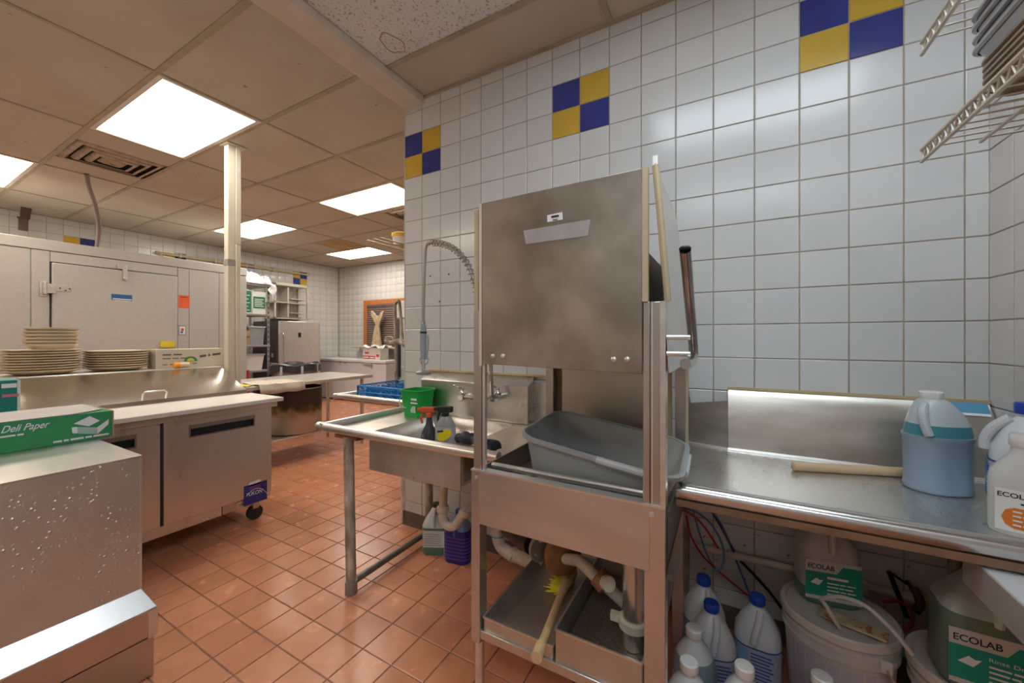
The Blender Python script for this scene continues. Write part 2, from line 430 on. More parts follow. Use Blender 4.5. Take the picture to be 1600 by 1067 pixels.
# right bay
GX2 = [-1.79, -.53, .804]; GY2 = [-2.3, -1.462, -.836, -.209, .4175, 1.044, 1.668, YM]
LIGHT2 = [(-.53, -1.462, COOL, 'over the rear of the dish aisle'), (-.53, .4175, COOL, 'over the dish aisle')]
LC2 = {cell_at(l[0], l[1]) for l in LIGHT2}
for i in range(2):
    for j in range(len(GY2)-1):
        x0, x1, y0, y1 = GX2[i], GX2[i+1], GY2[j], GY2[j+1]
        if cell_at(x0, y0) in LC2: continue
        part(ceil, 'ceiling_panel', MB().box(x0+.004, x1-.004, y0+.004, y1-.004, ZC+.002, ZC+.014), PANEL if y0 > 1.6 else ACOUST,
             label='water-marked white acoustic panel' if (i == 0 and j == 5) else None)
part(ceil, 'grid_bar', MB().box(-.545, -.515, YB, YM, ZC-.006, ZC+.001), TBAR)
for y in GY2[1:-1]: part(ceil, 'grid_bar', MB().box(-1.79, XR, y-.015, y+.015, ZC-.005, ZC+.0005), TBAR)
part(ceil, 'wall_angle', MB().box(-1.79, XR, YM-.022, YM-.003, ZC-.010, ZC), TBAR)
# water ring on the acoustic panel
ring = [Vector((-1.62+.055*math.cos(t)*(1+.12*math.sin(3*t)), 1.545+.075*math.sin(t)*(1+.1*math.cos(5*t)), ZC+.001)) for t in [k*math.pi/16 for k in range(33)]]
part(ceil, 'water_ring', MB().tube(ring, .003, 6), M('water_stain', (0.46, 0.32, 0.16), .9), label='brown water ring')
# header beam between the two ceilings
bm_ = MB(); pts = []
for k in range(31):
    y = YB + (YM-YB)*k/30
    wob = .008*math.sin(k*2.1)+.006*math.sin(k*5.3)
    pts.append([(XE+.004+wob*.6, y, ZC+.02), (XE+.004+wob*.6, y, ZC-.032), (XE+.03, y, ZC-.042), (-1.80, y, ZC-.036), (-1.79, y, ZC-.004), (-1.79, y, ZC+.02)])
bm_.loft([[Vector(p) for p in r] for r in pts])
struct('trim_1', bm_, PAINT)

# ---- troffers
def troffer(x0, y0, x1, y1, tint, where, strength, off=False):
    t = thing('ceiling_light_offscreen' if off else 'ceiling_light', 'recessed fluorescent ceiling light with white diffuser ' + where, 'ceiling light', ((x0+x1)/2, (y0+y1)/2, ZC-.006), 'fluorescent ceiling lights')
    fr = MB()
    for a in ((x0+.012, x0+.04, y0+.012, y1-.012), (x1-.04, x1-.012, y0+.012, y1-.012), (x0+.04, x1-.04, y0+.012, y0+.04), (x0+.04, x1-.04, y1-.04, y1-.012)):
        fr.box(a[0], a[1], a[2], a[3], ZC-.006, ZC+.03)
    part(t, 'frame', fr, M('light_frame', (0.72, .68, .60), .5))
    dm = M('diffuser_' + str(tint[2]) + str(strength), (.8, .8, .8), .5, emit=tint, estr=strength, var=0.02)
    part(t, 'diffuser', MB().box(x0+.04, x1-.04, y0+.04, y1-.04, ZC+.004, ZC+.012), dm)
for x, y, tint, w in LIGHTS:
    x1 = x + 1.27; y1 = y + (.6265 if y < 4.6 else .6)
    j = min(range(len(GY)), key=lambda k: abs(GY[k]-y)); y0 = GY[j]; y1 = GY[j+1]
    troffer(x, y0, x1, y1, tint, w, LIGHT_W, off=y < 0)
for x, y, tint, w in LIGHT2:
    j = min(range(len(GY2)), key=lambda k: abs(GY2[k]-y)); i = GX2.index(x)
    troffer(x, GY2[j], GX2[i+1], GY2[j+1], tint, w, LIGHT_W * 0.7, off=True)
# ---- air grilles
def vent(x0, y0, where):
    t = thing('air_grille', 'dusty square ceiling air grille ' + where, 'air vent', (x0+.3, y0+.31, ZC-.012))
    vm = M('dusty_grille', (0.50, 0.40, 0.30), .6, 0, .2, 20, dirt=(.25, .17, .12), dirt_amt=.7, ds=12)
    part(t, 'dark_duct_sheet', MB().box(x0+.01, x0+.59, y0+.02, y0+.61, ZC+.03, ZC+.04), DGREY)  # dark sheet painting in the shade of the duct above the louvres
    for k in range(4):
        a = .012+.068*k; zz = ZC-.010 - .007*k
        mb = MB()
        for s_ in range(4):
            pass
        xo0, xo1, yo0, yo1 = x0+a, x0+.60-a, y0+.012+a, y0+.612-a
        w = .042 if k < 3 else .09
        lo = [[Vector((xo0+d, yo0+d, z)), Vector((xo1-d, yo0+d, z)), Vector((xo1-d, yo1-d, z)), Vector((xo0+d, yo1-d, z))] for d, z in ((0, zz+.024), (w*.4, zz+.004), (w, zz))]
        mb.loft(lo, False, False)
        part(t, 'louvre' if k else 'frame', mb, vm, solid=.002)
vent(-5.255, 1.01, 'beside the big ceiling light over the prep refrigerator')
vent(-3.925, 3.516, 'behind the light by the tiled wall end')
# ================================================================== LEFT SIDE: cold room, prep refrigerator, cabinet
def ybox(X, xa, ya, xb, yb, dx=0.002):
    """slab on a face X = const (facing +X) between two picture corners"""
    a = onX(xa, ya, X); b = onX(xb, yb, X)
    return MB().box(X, X+dx, min(a.y, b.y), max(a.y, b.y), min(a.z, b.z), max(a.z, b.z))
COOLM = M('cold_room_panel', (0.52, 0.505, 0.48), 0.5, 0.25, 0.04, 30, bump=0.15, bs=160, dirt=(0.5, .47, .42), dirt_amt=.25, ds=2)
XC = -6.24
cr = thing('walk_in_cooler', 'pale grey walk-in cold room with hinged door and strap hinge', 'cold room', (-7.0, 1.0, 0))
part(cr, 'body', MB().box(XL+.03, XC-.012, YB+.1, 3.09, .0, 2.22), COOLM)
part(cr, 'fascia', MB().box(XL+.03, XC+.006, YB+.1, 3.10, 2.225, 2.335), COOLM, bevel=.004)
for y0, y1 in ((YB+.1, 1.055), (1.062, 1.185), (2.395, 2.735), (2.742, 3.095)):
    part(cr, 'wall_panel', MB().box(XC-.012, XC, y0, y1, 0, 2.22), COOLM, bevel=.003)
part(cr, 'door_frame', MB().box(XC-.012, XC+.002, 1.19, 2.265, 2.112, 2.218), COOLM, bevel=.003)
part(cr, 'door_frame', MB().box(XC-.012, XC+.002, 2.272, 2.39, 0, 2.218), COOLM, bevel=.003)
part(cr, 'door_gap_backing', MB().box(XC-.012, XC+.003, 1.186, 2.271, .04, 2.111), DGREY)  # dark backing added to paint the shade in the gap round the door
dr = part(cr, 'door', MB().box(XC-.012, XC+.03, 1.197, 2.26, .05, 2.10), COOLM, bevel=.006)
HG = M('cast_hinge', (0.66, 0.63, 0.58), 0.3, .9, .1, 20)
hp = MB().box(XC+.03, XC+.036, 1.19, 1.33, 1.80, 1.87); hp.box(XC+.002, XC+.012, 1.115, 1.165, 1.735, 1.90)
hp.box(XC+.012, XC+.05, 1.13, 1.22, 1.775, 1.875); hp.cyl((XC+.035, 1.15, 1.76), (XC+.035, 1.15, 1.885), .018, n=12)
part(dr, 'hinge', hp, HG, bevel=.003)
for yy in (1.25, 1.29, 1.32): part(dr, 'hinge_screw', MB().cyl((XC+.036, yy, 1.835 if yy != 1.29 else 1.815), (XC+.04, yy, 1.835 if yy != 1.29 else 1.815), .007, n=8), DGREY)
cl = MB().box(XC+.002, XC+.04, 1.69, 1.77, 2.11, 2.16); cl.box(XC+.03, XC+.055, 1.735, 1.775, 1.995, 2.16); cl.cyl((XC+.045, 1.755, 2.0), (XC+.075, 1.755, 2.0), .016, n=10)
part(dr, 'door_closer', cl, HG, bevel=.003)
SB = M('sign_blue', (0.03, 0.13, 0.38), .4); SO = M('sign_orange', (0.85, 0.14, 0.05), .6)
sg = part(dr, 'name_plate', ybox(XC+.030, 174, 459, 206.5, 470.3), SB, label='small blue name plate with white lettering')
pl = onX(176, 467.6, XC+.033); text(sg, (14,), pl, (0,1,0), (0,0,1), .165, PRINTW, lift=.0006)
pl = onX(180, 469.6, XC+.033); text(sg, (7, 7,), pl, (0,1,0), (0,0,1), .12, PRINTW, lift=.0006, height=.009)
so = part(cr, 'notice', ybox(XC+.002, 278.7, 460.7, 296, 482), SO, label='bright orange paper notice')
pl = onX(282, 464.6, XC+.0045); text(so, (6,), pl, (0,1,0), (0,0,1), .07, PRINTK, height=.012, lift=.0005)
stk = part(cr, 'sticker', ybox(XC+.002, 278.5, 508, 291, 524), M('sticker_grey', (.33, .33, .42), .5))
part(stk, 'sticker_face', ybox(XC+.004, 280.5, 510, 289.3, 522), PRINTW)
part(stk, 'sticker_mark', ybox(XC+.0062, 283, 513, 287, 517), M('print_red', (.6, .05, .06), .5)); part(stk, 'sticker_mark', ybox(XC+.0062, 282, 517.5, 286, 520.5), SB)
part(dr, 'latch_tag', ybox(XC+.032, 250, 533, 272, 542.5, .03), M('yellow_tag', (.72, .60, .03), .5), label='yellow tag on door latch')

# pipes and bracket above
cd = [onX(135+dx, y, X_) for dx, y, X_ in ((0, 272, -5.55), (4, 292, -5.68), (12, 315, -5.85), (18, 340, -6.05), (19.5, 362, -6.2), (16, 384, -6.30))]
cd[0].z = ZC-.004; cd[-1].z = 2.337
single('flexible_conduit', MB().tube(cd, .019, 10, smooth=6), M('conduit_grey', (.26, .22, .21), .5, .3), 'grey flexible conduit curving from ceiling onto the cold room roof', 'conduit')
bk = thing('pipe_hanger', 'dark two-piece strap dropping from the ceiling above the cold room', 'bracket', (-7.65, 1.27, 2.65))
yb_ = 1.25
DB = M('dark_brown_metal', (.10, .06, .055), .6)
part(bk, 'upper_strap', MB().prism([(-7.66, yb_-.03, ZC-.003), (-7.66, yb_+.055, ZC-.003), (-7.66, yb_+.04, 2.79), (-7.66, yb_-.04, 2.79)], (.02, 0, 0)), DB)
part(bk, 'lower_strap', MB().prism([(-7.66, yb_-.05, 2.80), (-7.66, yb_+.03, 2.80), (-7.66, yb_+.025, 2.64), (-7.66, yb_-.05, 2.64)], (.02, 0, 0)).box(-7.66, -7.65, yb_-.06, yb_+.04, 2.785, 2.805), DB)
wp = MB(); a = onX(243, 391, XL+.05); b = onX(440, 421, XL+.05)
wp.cyl((XL+.05, a.y, a.z-.03), (XL+.05, b.y+.6, a.z-.03), .022, n=10)
t = thing('wall_pipe', 'tan pipe run along the tiled wall behind the cold room', 'pipe', (XL+.05, a.y, a.z-.05))
part(t, 'pipe', wp, TAN); part(t, 'pipe_drop', MB().cyl((XL+.05, a.y+.07, a.z-.03), (XL+.05, a.y+.07, a.z-.4), .018, n=8), TAN)
for k in range(4): part(t, 'pipe_clip', MB().box(XL, XL+.078, a.y+.5*k+.3, a.y+.5*k+.33, a.z-.06, a.z), TAN)
pb = onX(177*1.0+152, 387, XL); t2 = MB().box(XL+.0, XL+.05, 3.55, 3.63, 2.84, 2.93)
single('junction_box', t2, TAN, 'small tan junction box high on the tiled wall', 'junction box')

# white power pole
WPM = M('pole_cream', (.70, .64, .50), .45, .1, .06, 6)
po = thing('power_pole', 'cream square power pole from floor to ceiling behind the prep refrigerator', 'pole', (-3.66, 1.71, 0))
part(po, 'column', MB().box(-3.70, -3.635, 1.66, 1.715, 0, ZC-.008), WPM, bevel=.004)
part(po, 'cable_channel', MB().box(-3.665, -3.63, 1.717, 1.755, .3, 2.1), WPM, bevel=.004)
part(po, 'cable_channel', MB().box(-3.665, -3.628, 1.717, 1.757, 2.1, ZC-.008), WPM, bevel=.004)
part(po, 'tape_band', MB().box(-3.703, -3.632, 1.657, 1.718, 1.915, 1.965), M('grey_tape', (.33, .30, .27), .6))
part(po, 'top_plate', MB().box(-3.73, -3.60, 1.64, 1.79, ZC-.012, ZC-.006), WPM)

# prep refrigerator
XP = -2.90; YE = 1.604
pr = thing('prep_refrigerator', 'stainless two-door sandwich prep refrigerator with white cutting board', 'prep table', (-3.4, .7, 0))
PST = M('stainless_door', (0.68, 0.65, 0.61), 0.30, 0.82, 0.10, 3, stretch=(1, 5, .6), rvar=.08, dirt=(.54, .50, .45), dirt_amt=.5, ds=3)
part(pr, 'body', MB().box(-4.12, XP-.03, -.25, YE-.01, .135, .80), STEELD)
ya = onX(256, 700, XP).y; yb = onX(424, 700, XP).y; yc_ = onX(250, 700, XP).y
def fdoor(y0, y1, h0, h1):
    dm_ = MB(); q4 = lambda x, a, b, c, e: [(x, a, c), (x, b, c), (x, b, e), (x, a, e)]
    dm_.add(q4(XP, y0, y1, .20, .805)+q4(XP, h0, h1, .69, .768)+q4(XP-.03, y0, y1, .20, .805)+q4(XP-.026, h0, h1, .69, .768),
            [(i, (i+1) % 4, 4+(i+1) % 4, 4+i) for i in range(4)]+[((i+1) % 4, i, 8+i, 8+(i+1) % 4) for i in range(4)]+[(8, 9, 10, 11)]+[(4+i, 4+(i+1) % 4, 12+(i+1) % 4, 12+i) for i in range(4)]+[(12, 13, 14, 15)])
    d = part(pr, 'door', dm_, PST)
    fr = MB()
    for q_ in ((h0, h1, .758, .768), (h0, h1, .69, .697), (h0, h0+.008, .697, .758), (h1-.008, h1, .697, .758)): fr.box(XP-.004, XP+.004, *q_)
    fr.prism([(XP+.003, h0+.008, .758), (XP+.003, h0+.008, .744), (XP-.012, h0+.008, .735), (XP-.012, h0+.008, .758)], (0, h1-h0-.016, 0))
    lin = MB(); q5 = lambda x: [Vector((x, h0+.001, .691)), Vector((x, h1-.001, .691)), Vector((x, h1-.001, .767)), Vector((x, h0+.001, .767))]
    lin.loft([q5(XP-.001), q5(XP-.025)], False, True); part(d, 'handle_recess', lin, DARK)
    part(d, 'handle_frame', fr, M('handle_bezel', (.30, .26, .23), .35, .7))
    return d
h0 = onX(295, 670, XP).y; h1 = onX(398, 670, XP).y
fdoor(ya, yb, h0, h1)
fdoor(yc_-.80, yc_, yc_-.80+(h0-ya)*.4, onX(213, 690, XP).y)
part(pr, 'door_gap_strip', MB().box(XP-.03, XP-.016, yc_-.005, ya+.005, .19, .805), DGREY)  # dark strip filling the gap between the two doors
part(pr, 'bottom_panel', MB().box(XP-.04, XP-.012, -.25, yb-.31, .135, .197), PST, bevel=.003)
kp = part(pr, 'grille_plate', MB().box(XP-.04, XP-.014, yb-.305, yb-.07, .137, .195), STEELD)
g0 = yb-.225; hm = MB()
for q_ in ((g0, g0+.09, .148, .155), (g0, g0+.09, .178, .185), (g0, g0+.008, .155, .178), (g0+.082, g0+.09, .155, .178)): hm.box(XP-.014, XP-.008, *q_)
part(kp, 'pull_handle', hm, STEELB)
part(pr, 'bottom_panel', MB().box(XP-.04, XP-.012, yb-.065, yb, .16, .197), PST)
for (x, y) in ((-2.98, 1.53), (-2.98, -.1), (-4.0, 1.5), (-4.0, -.1)):
    c = part(pr, 'caster', MB().cyl((x-.016, y, .052), (x+.016, y, .052), .05, n=18), DARK)
    part(c, 'caster_fork', MB().box(x-.024, x+.024, y-.02, y+.02, .085, .137), STEELD)
part(pr, 'counter_rail', MB().box(-3.30, -2.885, -.25, 1.64, .806, .842), PST, bevel=.004)
part(pr, 'cutting_board', MB().box(-3.29, -2.85, -.25, 1.665, .845, .873), M('white_board', (.70, .66, .61), .45, 0, .05, 5), bevel=.004)
lid = MB().prism([(-3.285, -.25, .874), (-3.30, -.25, .90), (-3.69, -.25, 1.062), (-3.72, -.25, 1.062), (-3.72, -.25, .874)], (0, 1.89, 0))
ld = part(pr, 'lid', lid, M('stainless_lid', (0.68, 0.65, 0.61), 0.22, 1.0, .05, 3, rvar=.05), bevel=.004)
la = onX(222, 628, -3.30); lb = onX(259, 622, -3.30)
part(ld, 'lid_handle', MB().tube([(-3.30, la.y, .903), (-3.285, la.y, .945), (-3.29, la.y+.012, .957), (-3.29, lb.y-.012, .957), (-3.285, lb.y, .945), (-3.30, lb.y, .903)], .005, 8), STEELB)
part(pr, 'top_shelf', MB().box(-4.12, -3.705, -.25, 1.64, 1.048, 1.07), STEEL, bevel=.004)
part(pr, 'back_panel', MB().box(-4.12, -4.08, -.25, 1.60, .80, 1.048), STEELD)
ls = part(pr, 'maker_label', ybox(XP+.0005, 381, 760.5, 417, 779), M('label_navy', (.03, .035, .20), .4), label='navy maker label reading YUKON')
a = onX(385, 776.5, XP+.003); text(ls, 'YUKON', a, (0,1,-.02), (0,0,1), .105, PRINTW, shear=.3, lift=.0006, height=.026)
ar = [onX(385+34*t_, 775-16*math.sin(t_*2.6)*1.0+6*t_, XP+.003) for t_ in [k/14 for k in range(15)]]
part(ls, 'arc_mark', MB().tube(ar, .0016, 5), PRINTW)
s2_ = part(pr, 'serial_label', ybox(XP+.0005, 389, 754, 407, 762), PRINTW); part(s2_, 'label_stripe', ybox(XP+.0015, 389, 760.5, 407, 762), M('label_violet', (.15, .05, .25), .4))

# dinner plates and bowls
STONE = M('stoneware', (.56, .43, .28), .4, 0, .08, 12); GLAZE = M('cream_glaze', (.66, .60, .52), .25, 0, .04, 9)
def plate(R, label, cat, h, deep):
    t = thing('dinner_plate' if not deep else 'soup_bowl', label, cat, (0,0,0))
    if deep: prof = [(.0, 0), (R*.45, 0), (R*.52, .006), (R*.80, h*.55), (R*.97, h-.003), (R, h), (R*.985, h+.003), (R*.93, h), (R*.74, h*.5), (R*.42, .010), (0, .009)]
    else: prof = [(.0, 0), (R*.60, 0), (R*.66, .003), (R*.93, h*.78), (R, h), (R*.995, h+.004), (R*.95, h+.002), (R*.64, .009), (0, .007)]
    prof = [(max(r, 1e-4), z) for r, z in prof]
    part(t, 'dish', MB().lathe(prof, n=40, cap0=False, cap1=False), GLAZE, local=True)
    part(t, 'rim_band', MB().lathe([(R*.96, h*.80), (R*1.003, h-.0005), (R*1.003, h+.0035), (R*.985, h+.0046)], n=40, cap0=False, cap1=False), STONE, local=True)
    part(t, 'underside', MB().lathe([(R*.6, -.0004), (R*.667, .0022), (R*.935, h*.78-.001), (R*.97, h*.88)], n=40, cap0=False, cap1=False) if not deep else
         MB().lathe([(R*.45, -.0004), (R*.523, .0055), (R*.803, h*.55-.001), (R*.97, h-.0045)], n=40, cap0=False, cap1=False), STONE, local=True)
    return t
def stack(proto, c, n, dz, label, group):
    for k in range(n):
        o = proto if k == 0 else copy_tree(proto)
        o.location = (c[0]+random.uniform(-.003, .003), c[1]+random.uniform(-.003, .003), c[2]+k*dz)
        o.rotation_euler = (0, 0, random.random()*6); o['label'] = label; o['group'] = group
la_ = 'stoneware dinner plate in the stack topped with bowls'; lb_ = 'stoneware dinner plate in the stack beside the wrap box'
stack(plate(.172, la_, 'plate', .026, False), (-3.92, .715, 1.0705), 9, .0165, la_, 'dinner plates under the bowls')
stack(plate(.172, lb_, 'plate', .026, False), (-3.925, 1.068, 1.0705), 8, .0165, lb_, 'dinner plates beside the wrap box')
lc_ = 'stoneware bowl stacked on top of the dinner plates'
stack(plate(.122, lc_, 'bowl', .052, True), (-3.93, .755, 1.0705+8*.0165+.0095), 6, .0215, lc_, 'bowls on the plate stack')
# wrap box, tape roll, teal box
CARD = M('cream_carton', (.60, .53, .42), .7, 0, .06, 6)
a = onX(241, 575, -3.80); b = onX(349, 570, -3.80)
wb = thing('wrap_box', 'long cream carton of food wrap on the prep refrigerator shelf', 'box', (-3.86, (a.y+b.y)/2, 1.0705))
zt = onX(300, 545, -3.80).z
part(wb, 'carton', MB().box(-3.93, -3.80, a.y+.01, b.y, 1.0705, zt), CARD, bevel=.002)
part(wb, 'end_flap', MB().box(-3.945, -3.79, a.y+.005, a.y+.01, 1.0715, zt-.003), CARD)
cyy = onX(298, 562, -3.80)
arcp = [(-3.7995, cyy.y+.045*math.cos(t_), cyy.z-.012+.04*math.sin(t_)) for t_ in [k*math.pi/12 for k in range(13)]]
part(wb, 'logo', MB().prism(arcp, (.001, 0, 0)), M('print_green', (.05, .24, .12), .5)); 
arcp = [(-3.7983, cyy.y+.025*math.cos(t_), cyy.z-.010+.024*math.sin(t_)) for t_ in [k*math.pi/10 for k in range(11)]]
part(wb, 'logo', MB().prism(arcp, (.001, 0, 0)), M('yellow_tag', (.72, .60, .03)))
PRB = M('print_brown', (.12, .09, .07), .6)
text(wb, (4, 4,), onX(254, 556, -3.7995), (0,1,0), (0,0,1), .12, PRB, height=.014); text(wb, (5, 4, 4,), onX(254, 561.5, -3.7995), (0,1,0), (0,0,1), .15, PRB, height=.010)
text(wb, (3, 1, 4,), onX(312, 559, -3.7995), (0,1,.12), (0,0,1), .15, PRB, shear=.3, height=.026)
text(wb, (2, 2, 1, 4, 2,), onX(254, 571, -3.7995), (0,1,0), (0,0,1), .22, PRB, height=.009)
a = onX(273, 574, -3.735); b = onX(296.5, 574, -3.735)
tp = thing('tape_roll', 'small orange and white spool lying before the wrap box', 'tape', (-3.75, (a.y+b.y)/2, 1.0705))
part(tp, 'spool', MB().cyl((-3.75, a.y, 1.0925), (-3.75, a.y+.035, 1.0925), .022, n=16), M('orange_plastic', (.85, .33, .03), .4)); part(tp, 'cap', MB().cyl((-3.75, a.y+.035, 1.0925), (-3.75, b.y, 1.0925), .021, n=16), M('pale_orange', (.75, .55, .38), .4))
tb = thing('teal_carton', 'teal printed carton standing on the white cutting board', 'box', (-3.09, .28, .8735))
part(tb, 'carton', MB().box(-3.2, -2.98, .08, .474, .8735, 1.106), M('teal_print', (.015, .21, .18), .45), bevel=.002)
part(tb, 'edge_strip', MB().box(-2.9795, -2.977, .464, .474, .8755, 1.104), WHITEP)
text(tb, (5,), onX(2, 608, -2.978), (0,1,0), (0,0,1), .045, PRINTW, shear=.3, height=.03); text(tb, (5,), onX(3, 622, -2.978), (0,1,0), (0,0,1), .05, M('print_pink', (.6, .2, .25)), height=.02)

# foreground steel cabinet
XB = -1.99; YBX = .61
DROP = M('stainless_beaded', (0.66, 0.63, 0.58), 0.36, 0.80, .12, 6, rvar=.1, dirt=(.46, .40, .34), dirt_amt=.6, ds=6, bump=0.0)
nt = DROP.node_tree; vo = nt.nodes.new('ShaderNodeTexVoronoi'); vo.inputs['Scale'].default_value = 62; vo.feature = 'F1'
tcn = [n_ for n_ in nt.nodes if n_.type == 'TEX_COORD'][0]; nt.links.new(tcn.outputs['Object'], vo.inputs['Vector'])
rp = nt.nodes.new('ShaderNodeValToRGB'); rp.color_ramp.elements[0].position = .0; rp.color_ramp.elements[0].color = (1,1,1,1); rp.color_ramp.elements[1].position = .33; rp.color_ramp.elements[1].color = (0,0,0,1)
nz = nt.nodes.new('ShaderNodeTexNoise'); nz.inputs['Scale'].default_value = 9; nt.links.new(tcn.outputs['Object'], nz.inputs['Vector'])
rz_ = nt.nodes.new('ShaderNodeValToRGB'); rz_.color_ramp.elements[0].position = .42; rz_.color_ramp.elements[1].position = .58; nt.links.new(nz.outputs['Fac'], rz_.inputs['Fac'])
mm = nt.nodes.new('ShaderNodeMath'); mm.operation = 'MULTIPLY'; nt.links.new(vo.outputs['Distance'], rp.inputs['Fac']); nt.links.new(rp.outputs['Color'], mm.inputs[0]); nt.links.new(rz_.outputs['Color'], mm.inputs[1])
bpn = nt.nodes.new('ShaderNodeBump'); bpn.inputs['Strength'].default_value = .8; bpn.inputs['Distance'].default_value = .004
nt.links.new(mm.outputs[0], bpn.inputs['Height']); nt.links.new(bpn.outputs[0], nt.nodes['Principled BSDF'].inputs['Normal'])
sc_ = thing('steel_cabinet', 'low stainless cabinet beaded with water drops, green carton on top', 'cabinet', (-2.3, -.2, 0))
part(sc_, 'body', MB().box(-2.66, XB, -1.2, YBX, .33, .848), DROP, bevel=.002)
part(sc_, 'top_sheet', MB().box(-2.665, XB+.003, -1.2, YBX+.003, .848, .851), STEELB)
part(sc_, 'corner_bead', MB().box(XB-.004, XB+.002, YBX-.004, YBX+.002, .335, .848), STEELB)
lg = MB(); lg.loft([[Vector(p) for p in r] for r in ([(-2.66, -1.2, .335), (XB, -1.2, .335), (XB, YBX, .335), (-2.66, YBX, .335)], [(-2.70, -1.22, .268), (-1.93, -1.22, .268), (-1.93, .64, .268), (-2.70, .64, .268)], [(-2.70, -1.22, .262), (-1.93, -1.22, .262), (-1.93, .64, .262), (-2.70, .64, .262)])])
part(sc_, 'sloped_ledge', lg, STEELB, bevel=.002)
RSTEEL = M('stainless_kick', (.56, .54, .51), .22, 1.0, .1, 3)
part(sc_, 'skirt', MB().box(-2.70, -1.932, -1.22, .637, .165, .262), RSTEEL)
part(sc_, 'corner_post', MB().box(-1.95, -1.929, .612, .640, .16, .262), STEELB)
part(sc_, 'kick_panel', MB().box(-2.69, -1.936, -1.21, .63, .01, .158), M('stainless_kick2', (.50, .49, .47), .3, 1.0, .1, 3)); part(sc_, 'seam', MB().box(-2.68, -1.955, -1.20, .615, .155, .168), STEELD)
for x, y in ((-2.6, .5), (-2.05, .5), (-2.6, -1.1), (-2.05, -1.1)): part(sc_, 'foot', MB().cyl((x, y, 0), (x, y, .012), .025, n=10), DARK)
# green deli paper carton
GREEN = M('green_carton', (.03, .24, .085), .5, 0, .06, 20)
a = onZ(175.5, 681.5, .8515)
gb = thing('deli_paper_box', 'green deli paper carton lying on the stainless cabinet', 'box', (a.x-.15, 0, .8515))
zt = .973
part(gb, 'carton', MB().box(a.x-.33, a.x, -.5, a.y, .8515, zt-.002), GREEN, bevel=.002)
part(gb, 'end_panel', MB().box(a.x-.325, a.x+.001, a.y, a.y+.005, .853, zt-.003), M('carton_brown', (.42, .27, .15), .7))
part(gb, 'lid_sheet', MB().prism([(a.x-.33, -.5, zt), (a.x-.004, -.5, zt), (a.x-.004, a.y-.11, zt), (a.x-.06, a.y-.02, zt), (a.x-.33, a.y-.02, zt)], (0, 0, .003)), M('grey_card', (.50, .48, .46), .55))
XG = a.x+.0008
SILV = M('silver_print', (.70, .70, .70), .4)
def gp(x, y): return onX(x, y, XG)
text(gb, 'Deli Paper', gp(1, 677), (0,1,0), (0,0,1), gp(78, 664).y-gp(1, 677).y, SILV, shear=.45, height=.036, bold=.01)
text(gb, (9, 4,), gp(0, 685), (0,1,0), (0,0,1), gp(37, 678).y-gp(0, 685).y, SILV, shear=.3, height=.010)
text(gb, (5, 3, 8, 4, 10,), gp(83, 693), (0,1,0), (0,0,1), gp(170, 680).y-gp(83, 693).y, SILV, height=.012)
GREYGRN = M('grey_green_print', (.38, .46, .40), .4)  # printed grey-green tone of the carton picture
lo_ = part(gb, 'carton_picture', MB().prism([gp(114, 667), gp(152, 667.5), gp(152, 678), gp(113, 677)], (.0008, 0, 0)), GREYGRN)
part(lo_, 'picture_side', MB().prism([gp(152, 667.5), gp(170, 654.5), gp(169, 663), gp(152, 678)], (.001, 0, 0)), SILV)
part(lo_, 'picture_sheet', MB().prism([gp(115, 662), gp(140, 650), gp(156, 657), gp(139, 666)], (.0012, 0, 0)), SILV)
part(lo_, 'picture_front', MB().prism([gp(112, 668), gp(120, 667), gp(121, 677), gp(113, 676.5)], (.0012, 0, 0)), SILV)
# ================================================================== BACKGROUND
# steel work table with pot
wt = thing('work_table', 'stainless work table with undershelf carrying a scorched stock pot', 'table', (-4.3, 2.6, 0))
part(wt, 'tabletop', MB().box(-4.72, -3.90, 1.80, 3.40, .81, .846), STEEL, bevel=.006)
part(wt, 'undershelf', MB().box(-4.66, -3.93, 1.85, 3.0, .262, .285), STEEL, bevel=.004)
for x, y in ((-3.96, 3.28), (-4.62, 3.28), (-3.96, 1.9), (-4.62, 1.9)):
    l = part(wt, 'leg', MB().cyl((x, y, .05), (x, y, .81), .021, n=14), STEEL); part(l, 'foot', MB().cyl((x, y, 0), (x, y, .05), .014, .019, n=10), STEELD)
POT = M('pot_aluminium', (.55, .49, .40), .5, .7, .2, 5, stretch=(3, 3, 1), dirt=(.25, .20, .14), dirt_amt=.6, ds=5)
nt = POT.node_tree; tcn = [n_ for n_ in nt.nodes if n_.type == 'TEX_COORD'][0]
sx = nt.nodes.new('ShaderNodeSeparateXYZ'); nt.links.new(tcn.outputs['Object'], sx.inputs[0])
nz = nt.nodes.new('ShaderNodeTexNoise'); nz.inputs['Scale'].default_value = 14; nt.links.new(tcn.outputs['Object'], nz.inputs['Vector'])
ad = nt.nodes.new('ShaderNodeMath'); ad.operation = 'MULTIPLY_ADD'; ad.inputs[1].default_value = .14; nt.links.new(nz.outputs['Fac'], ad.inputs[0]); nt.links.new(sx.outputs['Z'], ad.inputs[2])
rp = nt.nodes.new('ShaderNodeValToRGB'); e = rp.color_ramp.elements
e[0].position = .22; e[0].color = (0,0,0,1); e[1].position = .33; e[1].color = (1,1,1,1)
nt.links.new(ad.outputs[0], rp.inputs['Fac'])
cr2 = nt.nodes.new('ShaderNodeValToRGB'); cr2.color_ramp.elements[0].position = .27; cr2.color_ramp.elements[0].color = (.38, .25, .09, 1); cr2.color_ramp.elements[1].position = .37; cr2.color_ramp.elements[1].color = (.075, .055, .04, 1)
nt.links.new(ad.outputs[0], cr2.inputs['Fac'])
bs_ = nt.nodes['Principled BSDF']; old = bs_.inputs['Base Color'].links[0].from_socket
